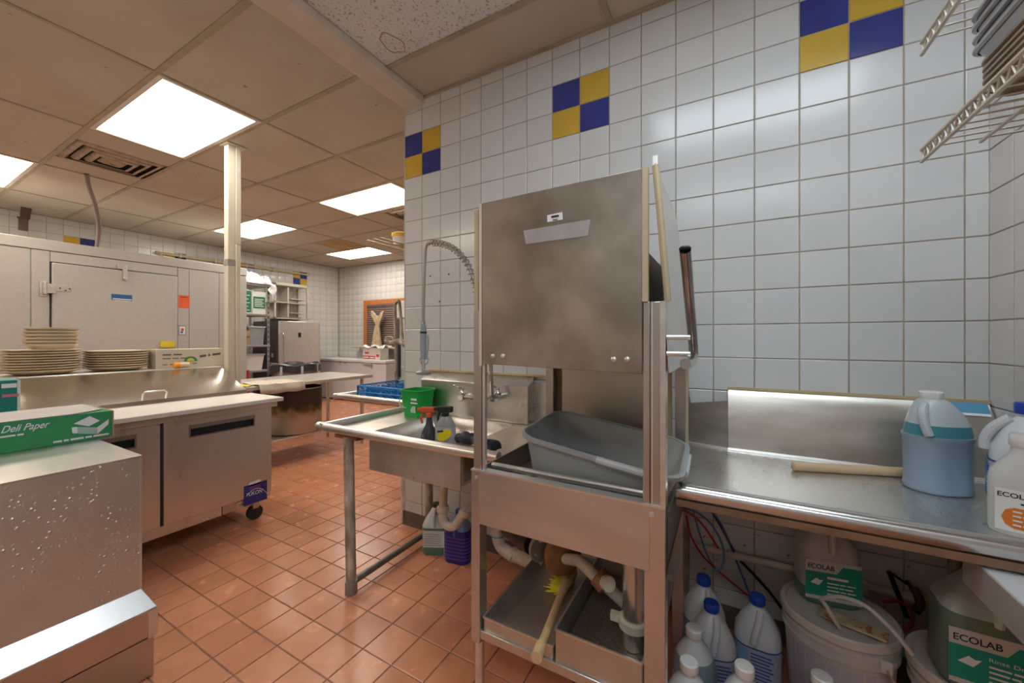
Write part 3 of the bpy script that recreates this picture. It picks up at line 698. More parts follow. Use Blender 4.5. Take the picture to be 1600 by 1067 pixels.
mx = nt.nodes.new('ShaderNodeMix'); mx.data_type = 'RGBA'; nt.links.new(rp.outputs['Color'], mx.inputs['Factor']); nt.links.new(old, mx.inputs['A']); nt.links.new(cr2.outputs['Color'], mx.inputs['B']); nt.links.new(mx.outputs['Result'], bs_.inputs['Base Color'])
pt = thing('stock_pot', 'big scorched aluminium stock pot on the table undershelf', 'pot', (-4.17, 2.56, .2855))
R_ = .268; Hh = .478
part(pt, 'vessel', MB().lathe([(1e-4, 0), (R_-.03, 0), (R_-.008, .008), (R_, .03), (R_, Hh), (R_+.006, Hh+.004), (R_-.004, Hh+.006), (R_-.008, Hh), (R_-.008, .04), (R_-.04, .012), (1e-4, .012)], n=48, cap0=False, cap1=False), POT, local=True)
part(pt, 'rim', MB().lathe([(R_+.001, Hh-.004), (R_+.007, Hh), (R_+.003, Hh+.007), (R_-.006, Hh+.004)], n=48, cap0=False, cap1=False), STEELD, local=True)
part(pt, 'handle', MB().tube([(.12, R_-.02+.0, .30), (.11, R_+.04, .31), (0, R_+.06, .31), (-.11, R_+.04, .31), (-.12, R_-.02, .30)], .009, 8, smooth=4), STEELD, local=True)
# towel and yellow cloth
TOW = M('towel', (.62, .55, .46), .95, 0, .10, 30, bump=.6, bs=90)
def cloth(name, x0, x1, y0, y1, z, mat, label, drop=0.0, seed=1):
    rnd = random.Random(seed); rows_ = []
    for i in range(15):
        r = []
        for j in range(19):
            u = i/14; v = j/18
            x = x0+(x1-x0)*u; y = y0+(y1-y0)*v+.02*math.sin(u*4+seed)
            zz = z+.006+.005*math.sin(u*9+v*5)+.004*math.sin(v*17+seed)
            if drop and x > -3.885:
                over = x+3.885; zz = z-over*1.3+.004*math.sin(v*14); x = -3.885+.012+.008*math.sin(v*11)
            r.append((x, y, max(zz, z+.003) if not (drop and x > -3.885) else zz))
        rows_.append(r)
    mb = MB().grid(rows_)
    return single(name, mb, mat, label, 'towel' if drop else 'cloth', solid=.006)
a = onZ(410, 600, .85); b = onZ(470, 592, .85)
cloth('hand_towel', -4.30, -3.82, 2.05, 2.50, .8465, TOW, 'cream terry towel draped over the work table edge', drop=1, seed=2)
cloth('yellow_cloth', -4.25, -3.93, 1.83, 2.0, .8465, M('yellow_cloth', (.72, .52, .09), .9, 0, .1, 30), 'yellow cleaning cloth lying on the work table', seed=5)
# trash can
tc_ = thing('trash_can', 'grey round trash can with a black liner behind the work table', 'trash can', (-5.42, 3.32, .0))
GP = M('grey_plastic', (.33, .36, .38), .5, 0, .06, 6)
part(tc_, 'barrel', MB().lathe([(1e-4, .10), (.23, .10), (.29, .86), (.315, .87), (.318, .92), (.30, .925), (.285, .90), (.225, .13), (1e-4, .13)], n=36, cap0=False, cap1=False), GP, local=True)
for an in (-60, -15, 30, 120, 210): 
    a = math.radians(an); part(tc_, 'rim_rib', MB().obox((.315*math.cos(a), .315*math.sin(a), .86), (.03, .03, .11), Matrix.Rotation(a, 3, 'Z')), M('pale_grey_plastic', (.48, .50, .52), .5), local=True)
part(tc_, 'dolly', MB().lathe([(.20, .0), (.24, .02), (.24, .09), (.2, .1)], n=24), DARK, local=True)
LIN = M('black_liner', (.03, .028, .03), .35, 0, .3, 20)
ln = [[Vector(((.322+.012*math.sin(7*t_)+dr_)*math.cos(t_), (.322+.012*math.sin(7*t_)+dr_)*math.sin(t_), z_+.012*math.sin(5*t_+1)+(-.10*max(0, math.cos(t_-3.9))**3 if k == 0 else .0))) for t_ in [q_*2*math.pi/48 for q_ in range(48)]] for k, (dr_, z_) in enumerate(((.012, .84), (.006, .93), (-.02, .945), (-.06, .90)))]
part(tc_, 'bin_liner', MB().loft(ln, False, False), LIN, local=True)
# storage rack beside the cold room
rk = thing('storage_rack', 'slotted grey metal storage rack beside the cold room end', 'rack', (-6.85, 3.42, 0))
RKM = M('grey_metal_rack', (.42, .41, .40), .4, .7, .08, 8)
for x in (-7.15, -6.6):
    for y in (3.14, 3.62):
        po_ = MB().box(x-.003, x+.003, y-.035, y, 0, 2.171); po_.box(x-.035, x, y-.003, y+.003, 0, 2.171)
        l = part(rk, 'post', po_, RKM)
        if x == -6.6 and y == 3.62:
            for k in range(26): part(l, 'dark_slot_plate', MB().box(x+.003, x+.0045, y-.024, y-.012, .1+k*.08, .14+k*.08), DGREY)  # dark plates on the face, painted shade in place of open holes
SH = [2.17, 1.69, 1.19, .785, .30]
for z in SH: part(rk, 'shelf', MB().box(-7.16, -6.59, 3.11, 3.63, z-.03, z), RKM, bevel=.003)
GC = M('green_label', (.02, .20, .10), .5)
for k, (y0, y1) in enumerate(((3.17, 3.36), (3.37, 3.57))):
    c = thing('supply_carton', 'white carton with green printed panel on the storage rack, ' + ('next to the cold room' if k == 0 else 'next to the rack post'), 'box', (-6.75, (y0+y1)/2, 1.6905))
    part(c, 'carton', MB().box(-6.95, -6.62, y0, y1, 1.6905, 2.06 if k == 0 else 2.05), WHITEP, bevel=.003)
    z0, z1 = (1.71, 2.05) if k == 0 else (1.78, 1.97)
    pn = part(c, 'green_panel', MB().box(-6.62, -6.6185, y0+.012, y1-.008, z0, z1), GC)
    for q_ in range(5): part(pn, 'print_line', MB().box(-6.6185, -6.6175, y0+.03, y1-.03-.02*(q_ % 2), z0+.03+q_*(z1-z0-.05)/5, z0+.042+q_*(z1-z0-.05)/5), SILV)
def tub(name, label, c, w, d, h, mat, rimmat, cat='bin', taper=.85):
    t = thing(name, label, cat, c)
    lo = [rr(0, 0, w*taper, d*taper, .03, 0), rr(0, 0, w, d, .035, h), rr(0, 0, w-.008, d-.008, .032, h), rr(0, 0, w*taper-.006, d*taper-.006, .028, .006)]
    part(t, 'tub', MB().loft(lo, True, True), mat, local=True)
    lo = [rr(0, 0, w+.02, d+.02, .04, h-.018), rr(0, 0, w+.02, d+.02, .04, h+.003), rr(0, 0, w-.004, d-.004, .033, h+.003)]
    part(t, 'rim', MB().loft(lo, False, False), rimmat, local=True)
    return t
CLRB = M('cloudy_bin', (.55, .56, .57), .3, 0, .05, 6); 
tub('storage_bin', 'cloudy plastic bin behind the brown carton on the rack', (-6.8, 3.46, 1.1905), .30, .26, .30, GP, CLRB)
t = thing('brown_carton', 'open brown carton on the storage rack middle shelf', 'box', (-6.7, 3.24, 1.1905)); part(t, 'carton', MB().box(-6.85, -6.615, 3.15, 3.33, 1.1905, 1.42), M('brown_card', (.46, .29, .15), .8, 0, .1, 8), bevel=.003); part(t, 'flap', MB().box(-6.615, -6.60, 3.15, 3.33, 1.33, 1.345), M('brown_card'  , (.46, .29, .15)))
t = tub('flour_bin', 'white food bin with a grey rim on the lower rack shelf', (-6.78, 3.36, .7855), .34, .40, .26, WHITEP, GP)
# plastic sheeting on the rack
rnd = random.Random(3); rows_ = []
PLS = M('plastic_film', (.74, .75, .78), .15, 0, .06, 20, spec=.8)
for i in range(14):
    r = []
    for j in range(22):
        u = i/13; v = j/21; e_ = min(1, 4*min(u, 1-u)*1.2)*min(1, 4*min(v, 1-v)*1.2)
        r.append((-7.1+.52*u+.02*rnd.uniform(-1, 1), 3.13+.60*v+.02*rnd.uniform(-1, 1), 2.178+max(0, e_*(.16+.05*math.sin(u*9+v*7))+rnd.uniform(-.025, .025)*e_)))
    rows_.append(r)
mb = MB().grid(rows_)
mb.grid([[( -6.565+.012*math.sin(k*1.3+j), 3.60+.10*j/5+.02*math.sin(k), 2.19-.045*k*(.5+j/8)) for j in range(6)] for k in range(7)])
single('plastic_sheeting', mb, PLS, 'crumpled clear plastic film heaped on the storage rack', 'plastic sheet', solid=.002)
sc2 = MB().box(-6.56, -6.53, 3.13, 3.16, .58, .76); sc2.box(-6.56, -6.53, 3.13, 3.16, .785, .82)
single('red_post', MB().box(-6.33, -6.30, 3.13, 3.16, .0, .82), M('red_plastic', (.55, .03, .04), .4), 'narrow red upright standing at the cold room corner', 'post')
# stainless fridge
FX = -7.1; ya = onX(434, 520, FX).y; yb = onX(500, 520, FX).y; zt = 1.615
fg = thing('upright_refrigerator', 'stainless refrigerator with curved handle under the wall rack', 'refrigerator', (-7.45, (ya+yb)/2, 0))
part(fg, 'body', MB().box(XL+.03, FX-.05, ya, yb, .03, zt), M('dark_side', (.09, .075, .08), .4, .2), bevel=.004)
fd = part(fg, 'door', MB().box(FX-.045, FX, ya+.02, yb, .10, zt), STEELB, bevel=.008)
part(fg, 'kick_plate', MB().box(FX-.05, FX-.02, ya+.02, yb, .0, .09), DGREY)
hy_ = ya+.07
part(fd, 'handle', MB().tube([(FX, hy_, 1.38), (FX+.05, hy_, 1.36), (FX+.075, hy_, 1.10), (FX+.075, hy_, .85), (FX+.05, hy_, .6), (FX, hy_, .58)], .013, 10, smooth=4), CHROME)
a = onX(466, 520, FX); part(fd, 'badge', MB().box(FX, FX+.003, a.y, a.y+.055, 1.315, 1.405), DARK)
a = onX(496, 508, FX); part(fd, 'sticker', MB().cyl((FX, a.y, 1.575), (FX+.002, a.y, 1.575), .014, n=12), WHITEP)
part(fg, 'side_label', MB().box(FX-.20, FX-.14, ya-.002, ya, .95, 1.02), WHITEP)
# wall rack
RX = XL+.36; ya = onX(429, 470, RX).y; yb = onX(482, 470, RX).y
WRM = M('cream_rack', (.58, .54, .46), .45, .3, .06, 8)
wk = thing('wall_rack', 'open steel wall rack with slide rails above the refrigerator', 'wall rack', (XL+.18, (ya+yb)/2, 1.70))
zb, zt2 = onX(455, 499, RX).z, onX(455, 449, RX).z
for y in (ya, yb-.03): 
    for x in (XL+.02, RX-.03): part(wk, 'upright', MB().box(x, x+.03, y, y+.03, zb, zt2+.06), WRM)
part(wk, 'top_plate', MB().box(XL+.01, RX, ya, yb, zt2+.02, zt2+.075), WRM, bevel=.004)
part(wk, 'side_panel', MB().box(XL+.02, RX-.05, ya+.28, ya+.31, zb, zt2), WRM)
for k, z in enumerate((zb+.005, (zb+zt2)/2, )): part(wk, 'shelf', MB().box(XL+.02, RX, ya, yb, z, z+.02), WRM)
for z in (zb+.12, zb+.40): part(wk, 'slide_rail', MB().box(RX-.30, RX-.01, yb-.36, yb-.03, z, z+.016), WRM)
t = thing('sheet_tray', 'thin tray lying on the bottom shelf of the wall rack', 'tray', (RX-.2, (ya+yb)/2, zb+.0255)); part(t, 'pan', MB().loft([rr(RX-.17, (ya+yb)/2, .28, .40, .01, zb+.0255), rr(RX-.17, (ya+yb)/2, .30, .42, .01, zb+.045)]), M('brown_tray', (.36, .25, .16), .5)); part(t, 'rim', MB().loft([rr(RX-.17, (ya+yb)/2, .315, .435, .01, zb+.043), rr(RX-.17, (ya+yb)/2, .315, .435, .01, zb+.048), rr(RX-.17, (ya+yb)/2, .29, .41, .01, zb+.048)], False, False), STEEL)
# chest freezers on the far wall
FW = M('freezer_white', (.68, .67, .70), .35, 0, .03, 4)
fz = thing('chest_freezer', 'long white chest freezer against the far tiled wall', 'freezer', (-6.9, 5.6, 0))
part(fz, 'cabinet', MB().box(XL+.03, -5.75, 5.32, 5.90, .03, .80), FW, bevel=.01)
part(fz, 'plinth', MB().box(XL+.05, -5.77, 5.34, 5.88, 0, .03), M('plinth_brown', (.12, .06, .05), .6))
lo_ = part(fz, 'lid', MB().box(XL+.02, -5.74, 5.30, 5.91, .805, .865), FW, bevel=.012)
a = onY(574, 568, 5.30); hmb = MB().box(a.x-.12, a.x+.13, 5.27, 5.30, .775, .80); hmb.box(a.x+.08, a.x+.13, 5.275, 5.30, .735, .775)
part(lo_, 'lid_handle', hmb, M('grey_handle', (.40, .39, .40), .4), bevel=.004)
for px_ in (531, 539): a = onY(px_, 571, 5.318); part(fz, 'lock', MB().box(a.x-.04, a.x+.04, 5.312, 5.322, .765, .79), M('grey_handle', (.40, .39, .40)))
# plastic-wrapped carton on the freezer
a = onY(568, 560, 5.42); b = onY(588, 560, 5.42)
wc = thing('wrapped_carton', 'white carton with red band wrapped in plastic on the freezer', 'box', ((a.x+b.x)/2, 5.5, .866))
part(wc, 'carton', MB().box(a.x, b.x+.13, 5.40, 5.62, .866, 1.10), M('carton_white', (.70, .66, .60), .6), bevel=.004)
part(wc, 'red_band', MB().box(a.x+.01, b.x-.01, 5.3985, 5.40, .885, .945), M('print_red', (.6, .05, .06)))
text(wc, (5, 4,), Vector((a.x+.02, 5.398, .90)), (1,0,0), (0,0,1), b.x-a.x-.05, PRINTW, height=.03); text(wc, (5,), Vector((a.x+.06, 5.3995, .98)), (1,0,0), (0,0,1), .12, M('print_red', (.6, .05, .06)), height=.045)
text(wc, (3,), Vector((b.x+.02, 5.3995, .92)), (1,0,0), (0,0,1), .08, M('print_red', (.6, .05, .06)), height=.07)
rows_ = [[(a.x-.03+(b.x-a.x+.19)*u/10, 5.37+.27*v/8, 1.105+.05*math.sin(u*1.1)*math.sin(v*.9+.4)+rnd.uniform(0, .03)) for u in range(11)] for v in range(9)]
part(wc, 'plastic_wrap', MB().grid(rows_), PLS, solid=.002)
# far window with wood casing and shutter
WOOD = M('orange_wood', (.46, .17, .045), .45, 0, .12, 3, stretch=(6, 6, 1))
wa = onY(570, 470, YF); wz1 = wa.z; wz0 = onY(570, 541, YF).z; wx0, wx1 = wa.x, wa.x+1.35
win = struct('window_1', MB().box(wx0+.09, wx1-.09, YF-.012, YF-.003, wz0, wz1-.09), DGREY)
for m_ in (MB().box(wx0, wx0+.10, YF-.04, YF-.003, wz0, wz1), MB().box(wx1-.10, wx1, YF-.04, YF-.003, wz0, wz1), MB().box(wx0+.10, wx1-.10, YF-.04, YF-.003, wz1-.10, wz1)): part(win, 'window_frame', m_, WOOD, bevel=.004)
SLAT = M('shutter_slat', (.21, .15, .14), .5, .2, .1, 5)
z = wz0+.01
while z < wz1-.13:
    part(win, 'shutter_slat', MB().prism([(wx0+.10, YF-.014, z), (wx0+.10, YF-.026, z+.012), (wx0+.10, YF-.014, z+.042)], (wx1-wx0-.2, 0, 0)), SLAT); z += .046
part(win, 'shutter_head', MB().box(wx0+.10, wx1-.10, YF-.035, YF-.012, wz1-.135, wz1-.10), SLAT)
sl = onY(563, 537, YF-.14)
lg_ = thing('window_ledge', 'narrow wooden ledge below the shuttered window', 'shelf', ((wx0+wx1)/2, YF-.1, wz0-.05))
part(lg_, 'board', MB().box(wx0-.16, wx1, YF-.24, YF-.003, wz0-.035, wz0-.003), M('pale_wood', (.50, .40, .27), .6), bevel=.004); part(lg_, 'bracket', MB().box(wx0+.2, wx0+.23, YF-.2, YF-.003, wz0-.12, wz0-.036), STEEL)
# carved fish tail
a = onY(588, 537, YF-.13); ks = (wz1-wz0)/71.0
def ft(x, y): return (a.x+(x-588)*ks, YF-.15, wz0-.003+(537-y)*ks)
ol = [ft(*p) for p in ((578, 537), (583, 515), (587, 503), (583, 497), (577, 489), (578, 482), (584, 487), (590, 492), (594.5, 490), (600, 484.5), (604.5, 484), (602, 491), (597, 500), (594, 506), (595.5, 518), (598, 537))]
fs_ = thing('fish_tail_carving', 'carved wooden fish tail standing on the window ledge', 'carving', (a.x, YF-.13, wz0-.003))
CARV = M('carved_wood', (.52, .40, .25), .7, 0, .25, 14, bump=.8, bs=30)
part(fs_, 'tail', MB().prism(ol, (0, .05, 0)), CARV, bevel=.008); part(fs_, 'base', MB().box(a.x-.17, a.x+.16, YF-.19, YF-.06, wz0-.003, wz0+.012), CARV)
a = onY(606, 531, YF-.1); single('note_card', MB().box(a.x-.06, a.x+.12, YF-.10, YF-.098, wz0-.003, wz0+.14), PRINTW, 'small white card leaning in the shuttered window', 'card')
# glass door refrigerator
gx0 = -4.52
gf = thing('display_refrigerator', 'tall glass-door refrigerator behind the tiled wall end', 'refrigerator', (-4.1, 4.6, 0))
GFM = M('fridge_grey', (.30, .31, .30), .4, .3)
part(gf, 'cabinet', MB().box(gx0, -3.7, 4.45, 5.1, .02, 1.88), GFM, bevel=.006)
part(gf, 'header', MB().box(gx0, -3.7, 4.40, 4.45, 1.62, 1.88), M('header_white', (.62, .63, .60), .4), bevel=.004)
dd = part(gf, 'door_frame', MB().box(gx0, gx0+.06, 4.40, 4.45, .12, 1.60), M('dark_frame', (.12, .11, .11), .4, .4)); part(gf, 'door_frame', MB().box(-3.76, -3.70, 4.40, 4.45, .12, 1.60), M('dark_frame', (.12, .11, .11)))
part(gf, 'glass_pane', MB().box(gx0+.06, -3.76, 4.405, 4.42, .12, 1.60), M('fridge_glass', (.42, .50, .46), .08, 0, .06, 3, spec=.8))
for z in (.5, .85, 1.2): part(gf, 'shelf_edge', MB().box(gx0+.06, -3.76, 4.398, 4.405, z, z+.015), WHITEP)
part(gf, 'door_handle', MB().box(gx0+.07, gx0+.09, 4.36, 4.40, .7, 1.2), DARK)
single('carton_on_fridge', MB().box(-4.35, -3.95, 4.5, 4.9, 1.881, 2.12), M('beige_card', (.50, .42, .33), .8), 'beige carton on top of the glass-door refrigerator', 'box', bevel=.004)
# landing table with blue rack beyond the wall end
lt = thing('landing_table', 'stainless dish landing table with rolled rim beyond the wall end', 'table', (-2.35, 2.5, 0))
lx0, lx1, ly0, ly1 = -2.76, -1.99, 2.07, 3.06
part(lt, 'tabletop', MB().box(lx0+.02, lx1, ly0+.02, ly1, .80, .815), STEEL)
part(lt, 'rolled_rim', MB().tube([(lx0, ly1, .835), (lx0, ly0+.03, .835), (lx0+.03, ly0, .835), (lx1, ly0, .835)], .022, 12, smooth=3), STEELB)
part(lt, 'end_splash', MB().prism([(lx1-.005, ly0-.02, .80), (lx1-.005, ly0-.02, .84), (lx1-.005, ly0+.02, .93), (lx1-.005, ly1, .93), (lx1-.005, ly1, .80)], (.004, 0, 0)), STEEL)
for x, y in ((-2.1, 2.5), (-2.62, 2.85)): part(lt, 'leg', MB().cyl((x, y, 0), (x, y, .80), .021, n=12), GALV)
BR = M('blue_rack', (.015, .22, .55), .4, 0, .1, 9)
rkb = thing('glass_rack', 'bright blue lattice glass rack on the landing table', 'dish rack', (-2.36, 2.33, .8155))
bx0, bx1, by0, by1 = -2.62, -2.08, 2.13, 2.56
def lattice(p0, p1, z0, z1, nx):
    mb = MB(); d = Vector(p1)-Vector(p0); th = .004
    nrm = Vector((-d.y, d.x, 0)).normalized()*th
    def bar(a, b, w):
        a = Vector(a); b = Vector(b); mb.tube([a, b], w, 4)
    for z in (z0, (z0+z1)/2, z1): bar(Vector(p0)+Vector((0,0,z)), Vector(p1)+Vector((0,0,z)), .006)
    for k in range(nx+1):
        q_ = Vector(p0)+d*k/nx; bar(q_+Vector((0,0,z0)), q_+Vector((0,0,z1)), .005 if k not in (0, nx) else .009)
        if k < nx:
            q2 = Vector(p0)+d*(k+1)/nx
            bar(q_+Vector((0,0,z0)), q2+Vector((0,0,(z0+z1)/2)), .004); bar(q_+Vector((0,0,(z0+z1)/2)), q2+Vector((0,0,z0)), .004)
            m_ = (q_+q2)/2+Vector((0,0,(z0*.25+z1*.75))); 
            mb.tube([m_+d.normalized()*.016*math.cos(t_)+Vector((0,0,.016*math.sin(t_))) for t_ in [i*math.pi/4 for i in range(9)]], .004, 4)
    return mb
for p0, p1, nx in (((bx0, by0, .8155), (bx1, by0, .8155), 9), ((bx1, by0, .8155), (bx1, by1, .8155), 8), ((bx1, by1, .8155), (bx0, by1, .8155), 9), ((bx0, by1, .8155), (bx0, by0, .8155), 8)):
    part(rkb, 'side_lattice', lattice(p0, p1, .006, .105, nx), BR)
gm = MB()
for k in range(1, 6): gm.box(bx0, bx1, by0+k*.0815-.003, by0+k*.0815+.003, .818, .90); gm.box(bx0+k*.09-.003, bx0+k*.09+.003, by0, by1, .818, .90)
part(rkb, 'divider_grid', gm, BR); part(rkb, 'floor_grid', MB().box(bx0, bx1, by0, by1, .8157, .82), BR)
# faucet of that landing table
pf = thing('pot_filler', 'dull grey swing-arm faucet standing beyond the wall end', 'faucet', (-2.68, 2.60, .8155))
def fp(x, y): return onY(x, y, 2.60)
part(pf, 'riser', MB().tube([fp(618.5, 536), fp(617.5, 500), fp(617, 476)], .016, 10), GALV); part(pf, 'swing_arm', MB().tube([fp(617, 476), fp(623, 470), fp(625, 480), fp(627, 505), fp(629, 530)], .014, 10, smooth=3), GALV)
part(pf, 'valve_body', MB().tube([fp(603, 533), fp(612, 536), fp(622, 533), fp(634, 539)], .026, 10, smooth=3), GALV)
part(pf, 'valve_wheel', MB().tube([fp(608+7*math.cos(t_), 532+6*math.sin(t_)) for t_ in [k*math.pi/8 for k in range(17)]], .010, 8), GALV)
part(pf, 'stem', MB().cyl((fp(618.5, 536).x, 2.60, .8155), fp(618.5, 534), .012, n=8), GALV)
# high shelf with yellow-lidded tub, seen past the wall end
hs = thing('high_wire_shelf', 'narrow wire shelf hung under the ceiling past the wall end', 'shelf', (-3.2, 3.3, 2.32))
p0 = onY(574, 376, 3.3); p1 = onY(640, 392, 2.6)
for k in range(3):
    o_ = Vector((.0, .05*k, 0)); part(hs, 'rod', MB().tube([Vector((-3.3, 2.80, 2.33))+Vector((.10*k, 0, 0)), Vector((-3.3, 4.0, 2.33))+Vector((.10*k, 0, 0))], .008, 6), TAN)
part(hs, 'hanger', MB().cyl((-3.3, 3.7, 2.33), (-3.3, 3.7, ZC-.01), .006, n=6), TAN); part(hs, 'hanger', MB().cyl((-3.1, 3.7, 2.33), (-3.1, 3.7, ZC-.01), .006, n=6), TAN)
a = onY(624, 388, 2.85)
yt = thing('yellow_lid_tub', 'white tub with yellow lid on the high wire shelf', 'tub', (-3.2, 3.18, 2.3385))
part(yt, 'tub', MB().lathe([(.075, 0), (.095, .10)], n=20), WHITEP, local=True); part(yt, 'lid', MB().lathe([(.098, .09), (.102, .095), (.102, .13), (.09, .135)], n=20), M('yellow_lid', (.75, .48, .03), .4), local=True)
# ================================================================== SINK TABLE
SINKM = M('stainless_sink', (0.68, 0.64, 0.58), 0.32, .85, .12, 5, rvar=.1, dirt=(.40, .35, .30), dirt_amt=.6, ds=6, speck=(.25, .2, .17), speck_s=45, speck_t=.72)
sk = thing('sink_table', 'stainless soiled-dish sink table with rolled rim on rusty pipe legs', 'sink', (-1.35, 1.65, 0))
x0, x1, y0, y1 = -1.87, -.785, 1.30, 1.995
bx0, bx1, by0, by1 = -1.60, -1.03, 1.385, 1.865
zt = .826
dk = MB()
for q_ in ((x0, bx0, y0, y1), (bx1, x1, y0, y1), (bx0, bx1, y0, by0), (bx0, bx1, by1, y1)): dk.box(*q_, zt-.004, zt)
part(sk, 'deck', dk, SINKM)
part(sk, 'rolled_rim', MB().tube([(x0, y1, .835), (x0, y0+.04, .838), (x0+.01, y0+.01, .838), (x0+.04, y0, .838), (x1, y0, .838)], .022, 14, smooth=4), STEELB)
rs = MB().box(x0-.002, x0+.006, y0+.02, y1, zt-.003, .84); rs.box(x0+.02, x1, y0-.002, y0+.006, zt-.003, .84)
part(sk, 'rim_upstand', rs, SINKM)
cx, cy, w, d = (bx0+bx1)/2, (by0+by1)/2, bx1-bx0, by1-by0
part(sk, 'basin', MB().loft([rr(cx, cy, w, d, .03, zt), rr(cx, cy, w, d, .04, .66), rr(cx, cy, w-.05, d-.05, .04, .632), rr(cx, cy, .05, .05, .02, .628)], False, True), SINKM, solid=.004)
part(sk, 'basin_apron', MB().box(bx0-.004, bx1+.004, by0-.012, by0-.004, .633, zt-.005), SINKM, bevel=.003)
part(sk, 'drain', MB().lathe([(.05, 0), (.05, .004), (.03, .004), (.03, 0)], (cx, cy, .631), 20), CHROME)
bsx0, bsx1 = -1.734, -.96
part(sk, 'backsplash', MB().prism([(bsx0, 1.9, zt), (bsx0, 1.9, 1.04), (bsx0, 1.985, 1.085), (bsx0, 1.997, 1.085), (bsx0, 1.997, zt)], (bsx1-bsx0, 0, 0)), M('stainless_splash', (.66, .63, .59), .28, 1.0, .08, 4, rvar=.08), bevel=.003)
part(sk, 'splash_wing', MB().box(bsx1, x1+.01, 1.985, 1.997, zt, 1.05), STEEL)
part(sk, 'caulk_line', MB().box(bsx0-.01, -.80, 1.985, 1.9995, 1.086, 1.096), M('old_caulk', (.52, .40, .22), .8))
def leg(x, y, z1, lean=0):
    l = part(sk, 'leg', MB().tube([(x-lean, y, z1), (x, y, .05)], .0255, 16), GALV); part(l, 'foot', MB().cyl((x, y, 0), (x, y, .07), .030, n=16), M('grey_foot', (.30, .29, .28), .5, .5)); return l
l1 = leg(-1.68, 1.325, .80, .02); part(l1, 'flange', MB().box(-1.79, -1.62, 1.31, 1.36, .79, .81), RUST)
leg(-1.69, 1.925, .805); leg(-.84, 1.93, .80)
part(sk, 'brace', MB().cyl((-1.682, 1.345, .055), (-1.69, 1.905, .055), .017, n=12), M('dark_pipe', (.20, .18, .16), .5, .5, .2, 15))
# faucet on the splash
fc = thing('wall_faucet', 'chrome two-handle faucet mounted on the sink backsplash', 'faucet', (-1.25, 1.88, .95))
def sp(x, y, Y=1.85): return onY(x, y, Y)
part(fc, 'bridge', MB().tube([sp(722, 619), sp(745, 621), sp(770, 622)], .012, 10), CHROME)
for px_ in (722, 778):
    part(fc, 'inlet', MB().cyl((sp(px_, 620).x, 1.9, sp(px_, 620).z), (sp(px_, 620).x, 1.83, sp(px_, 620).z), .018, n=14), CHROME)
    hp_ = sp(px_, 619); part(fc, 'valve', MB().lathe([(.017, 0), (.019, .02), (.012, .03), (.010, .05)], hp_, 12), CHROME)
    part(fc, 'lever', MB().obox(hp_+Vector((-.02, -.01, .055)), (.07, .014, .012), Matrix.Rotation(.2, 3, 'Y')), CHROME, bevel=.004)
part(fc, 'spout', MB().tube([sp(745, 621), sp(746, 626, 1.80), sp(747, 630, 1.72), sp(748, 640, 1.68)], .011, 10, smooth=3), CHROME)
# pre-rinse spray
pr_ = thing('pre_rinse_sprayer', 'pre-rinse spray hose with coil spring hanging over the sink', 'sprayer', (-1.35, 1.75, 1.0))
YS = 1.72
def ss(x, y): return onY(x, y, YS)
arc = [ss(*p) for p in ((748, 478), (744, 455), (739, 434), (730, 412), (718, 396), (703, 385), (687, 380), (673, 379.5))]
part(pr_, 'hose', MB().tube(arc+[ss(666, 384), ss(664, 400), ss(663, 430), ss(662, 470), ss(661.5, 506)], .0085, 10, smooth=5), M('grey_hose', (.36, .31, .28), .35, .6))
P = [Vector(p) for p in arc]; Q = []
for i in range(len(P)-1):
    for k in range(12): Q.append(P[i].lerp(P[i+1], k/12))
coil = []
N_ = len(Q)
for i in range(N_*4):
    f_ = i/4; i0 = min(int(f_), N_-2); p = Q[i0].lerp(Q[i0+1], f_-i0); t_ = (Q[i0+1]-Q[i0]).normalized()
    n1 = t_.cross(Y3).normalized(); an = i*2*math.pi/16
    coil.append(p+(n1*math.cos(an)+Y3*math.sin(an))*.017)
part(pr_, 'coil_spring', MB().tube(coil, .0026, 5), M('spring_steel', (.33, .28, .20), .4, .9))
part(pr_, 'riser', MB().tube([ss(748, 476), Vector((ss(748, 476).x+.02, 1.80, 1.30)), Vector((ss(748, 476).x+.02, 1.82, .97)), Vector((ss(748, 476).x-.0, 1.86, .955))], .012, 10), CHROME)
hs_ = part(pr_, 'spray_handle', MB().tube([ss(661.5, 500), ss(661.5, 520), ss(661, 545), ss(661, 562)], .016, 12, rad=lambda f_: .012 if f_ < .15 else .0185 if f_ < .8 else .014), M('grey_grip', (.30, .33, .36), .45))
part(hs_, 'collar', MB().cyl(ss(661.5, 518), ss(661.5, 521), .020, n=12), DARK); part(hs_, 'ferrule', MB().cyl(ss(661.8, 503), ss(661.6, 516), .0135, n=12), CHROME)
part(hs_, 'squeeze_lever', MB().tube([ss(666, 562), ss(668, 545), ss(669, 530), ss(667.5, 524)], .006, 8, smooth=3), M('grey_grip', (.30, .33, .36)))
part(hs_, 'hold_ring', MB().tube([ss(663+6.5*math.cos(t_), 562+7.5*math.sin(t_)) for t_ in [k*math.pi/8 for k in range(17)]], .0035, 6), CHROME)
part(hs_, 'neck', MB().cyl(ss(661, 560), ss(662, 577), .011, n=10), CHROME); part(hs_, 'spray_head', MB().lathe([(.028, 0), (.044, .004), (.044, .016), (.030, .024), (.012, .028)], ss(662, 585.5), 20), M('grey_head', (.33, .31, .28), .4, .4))
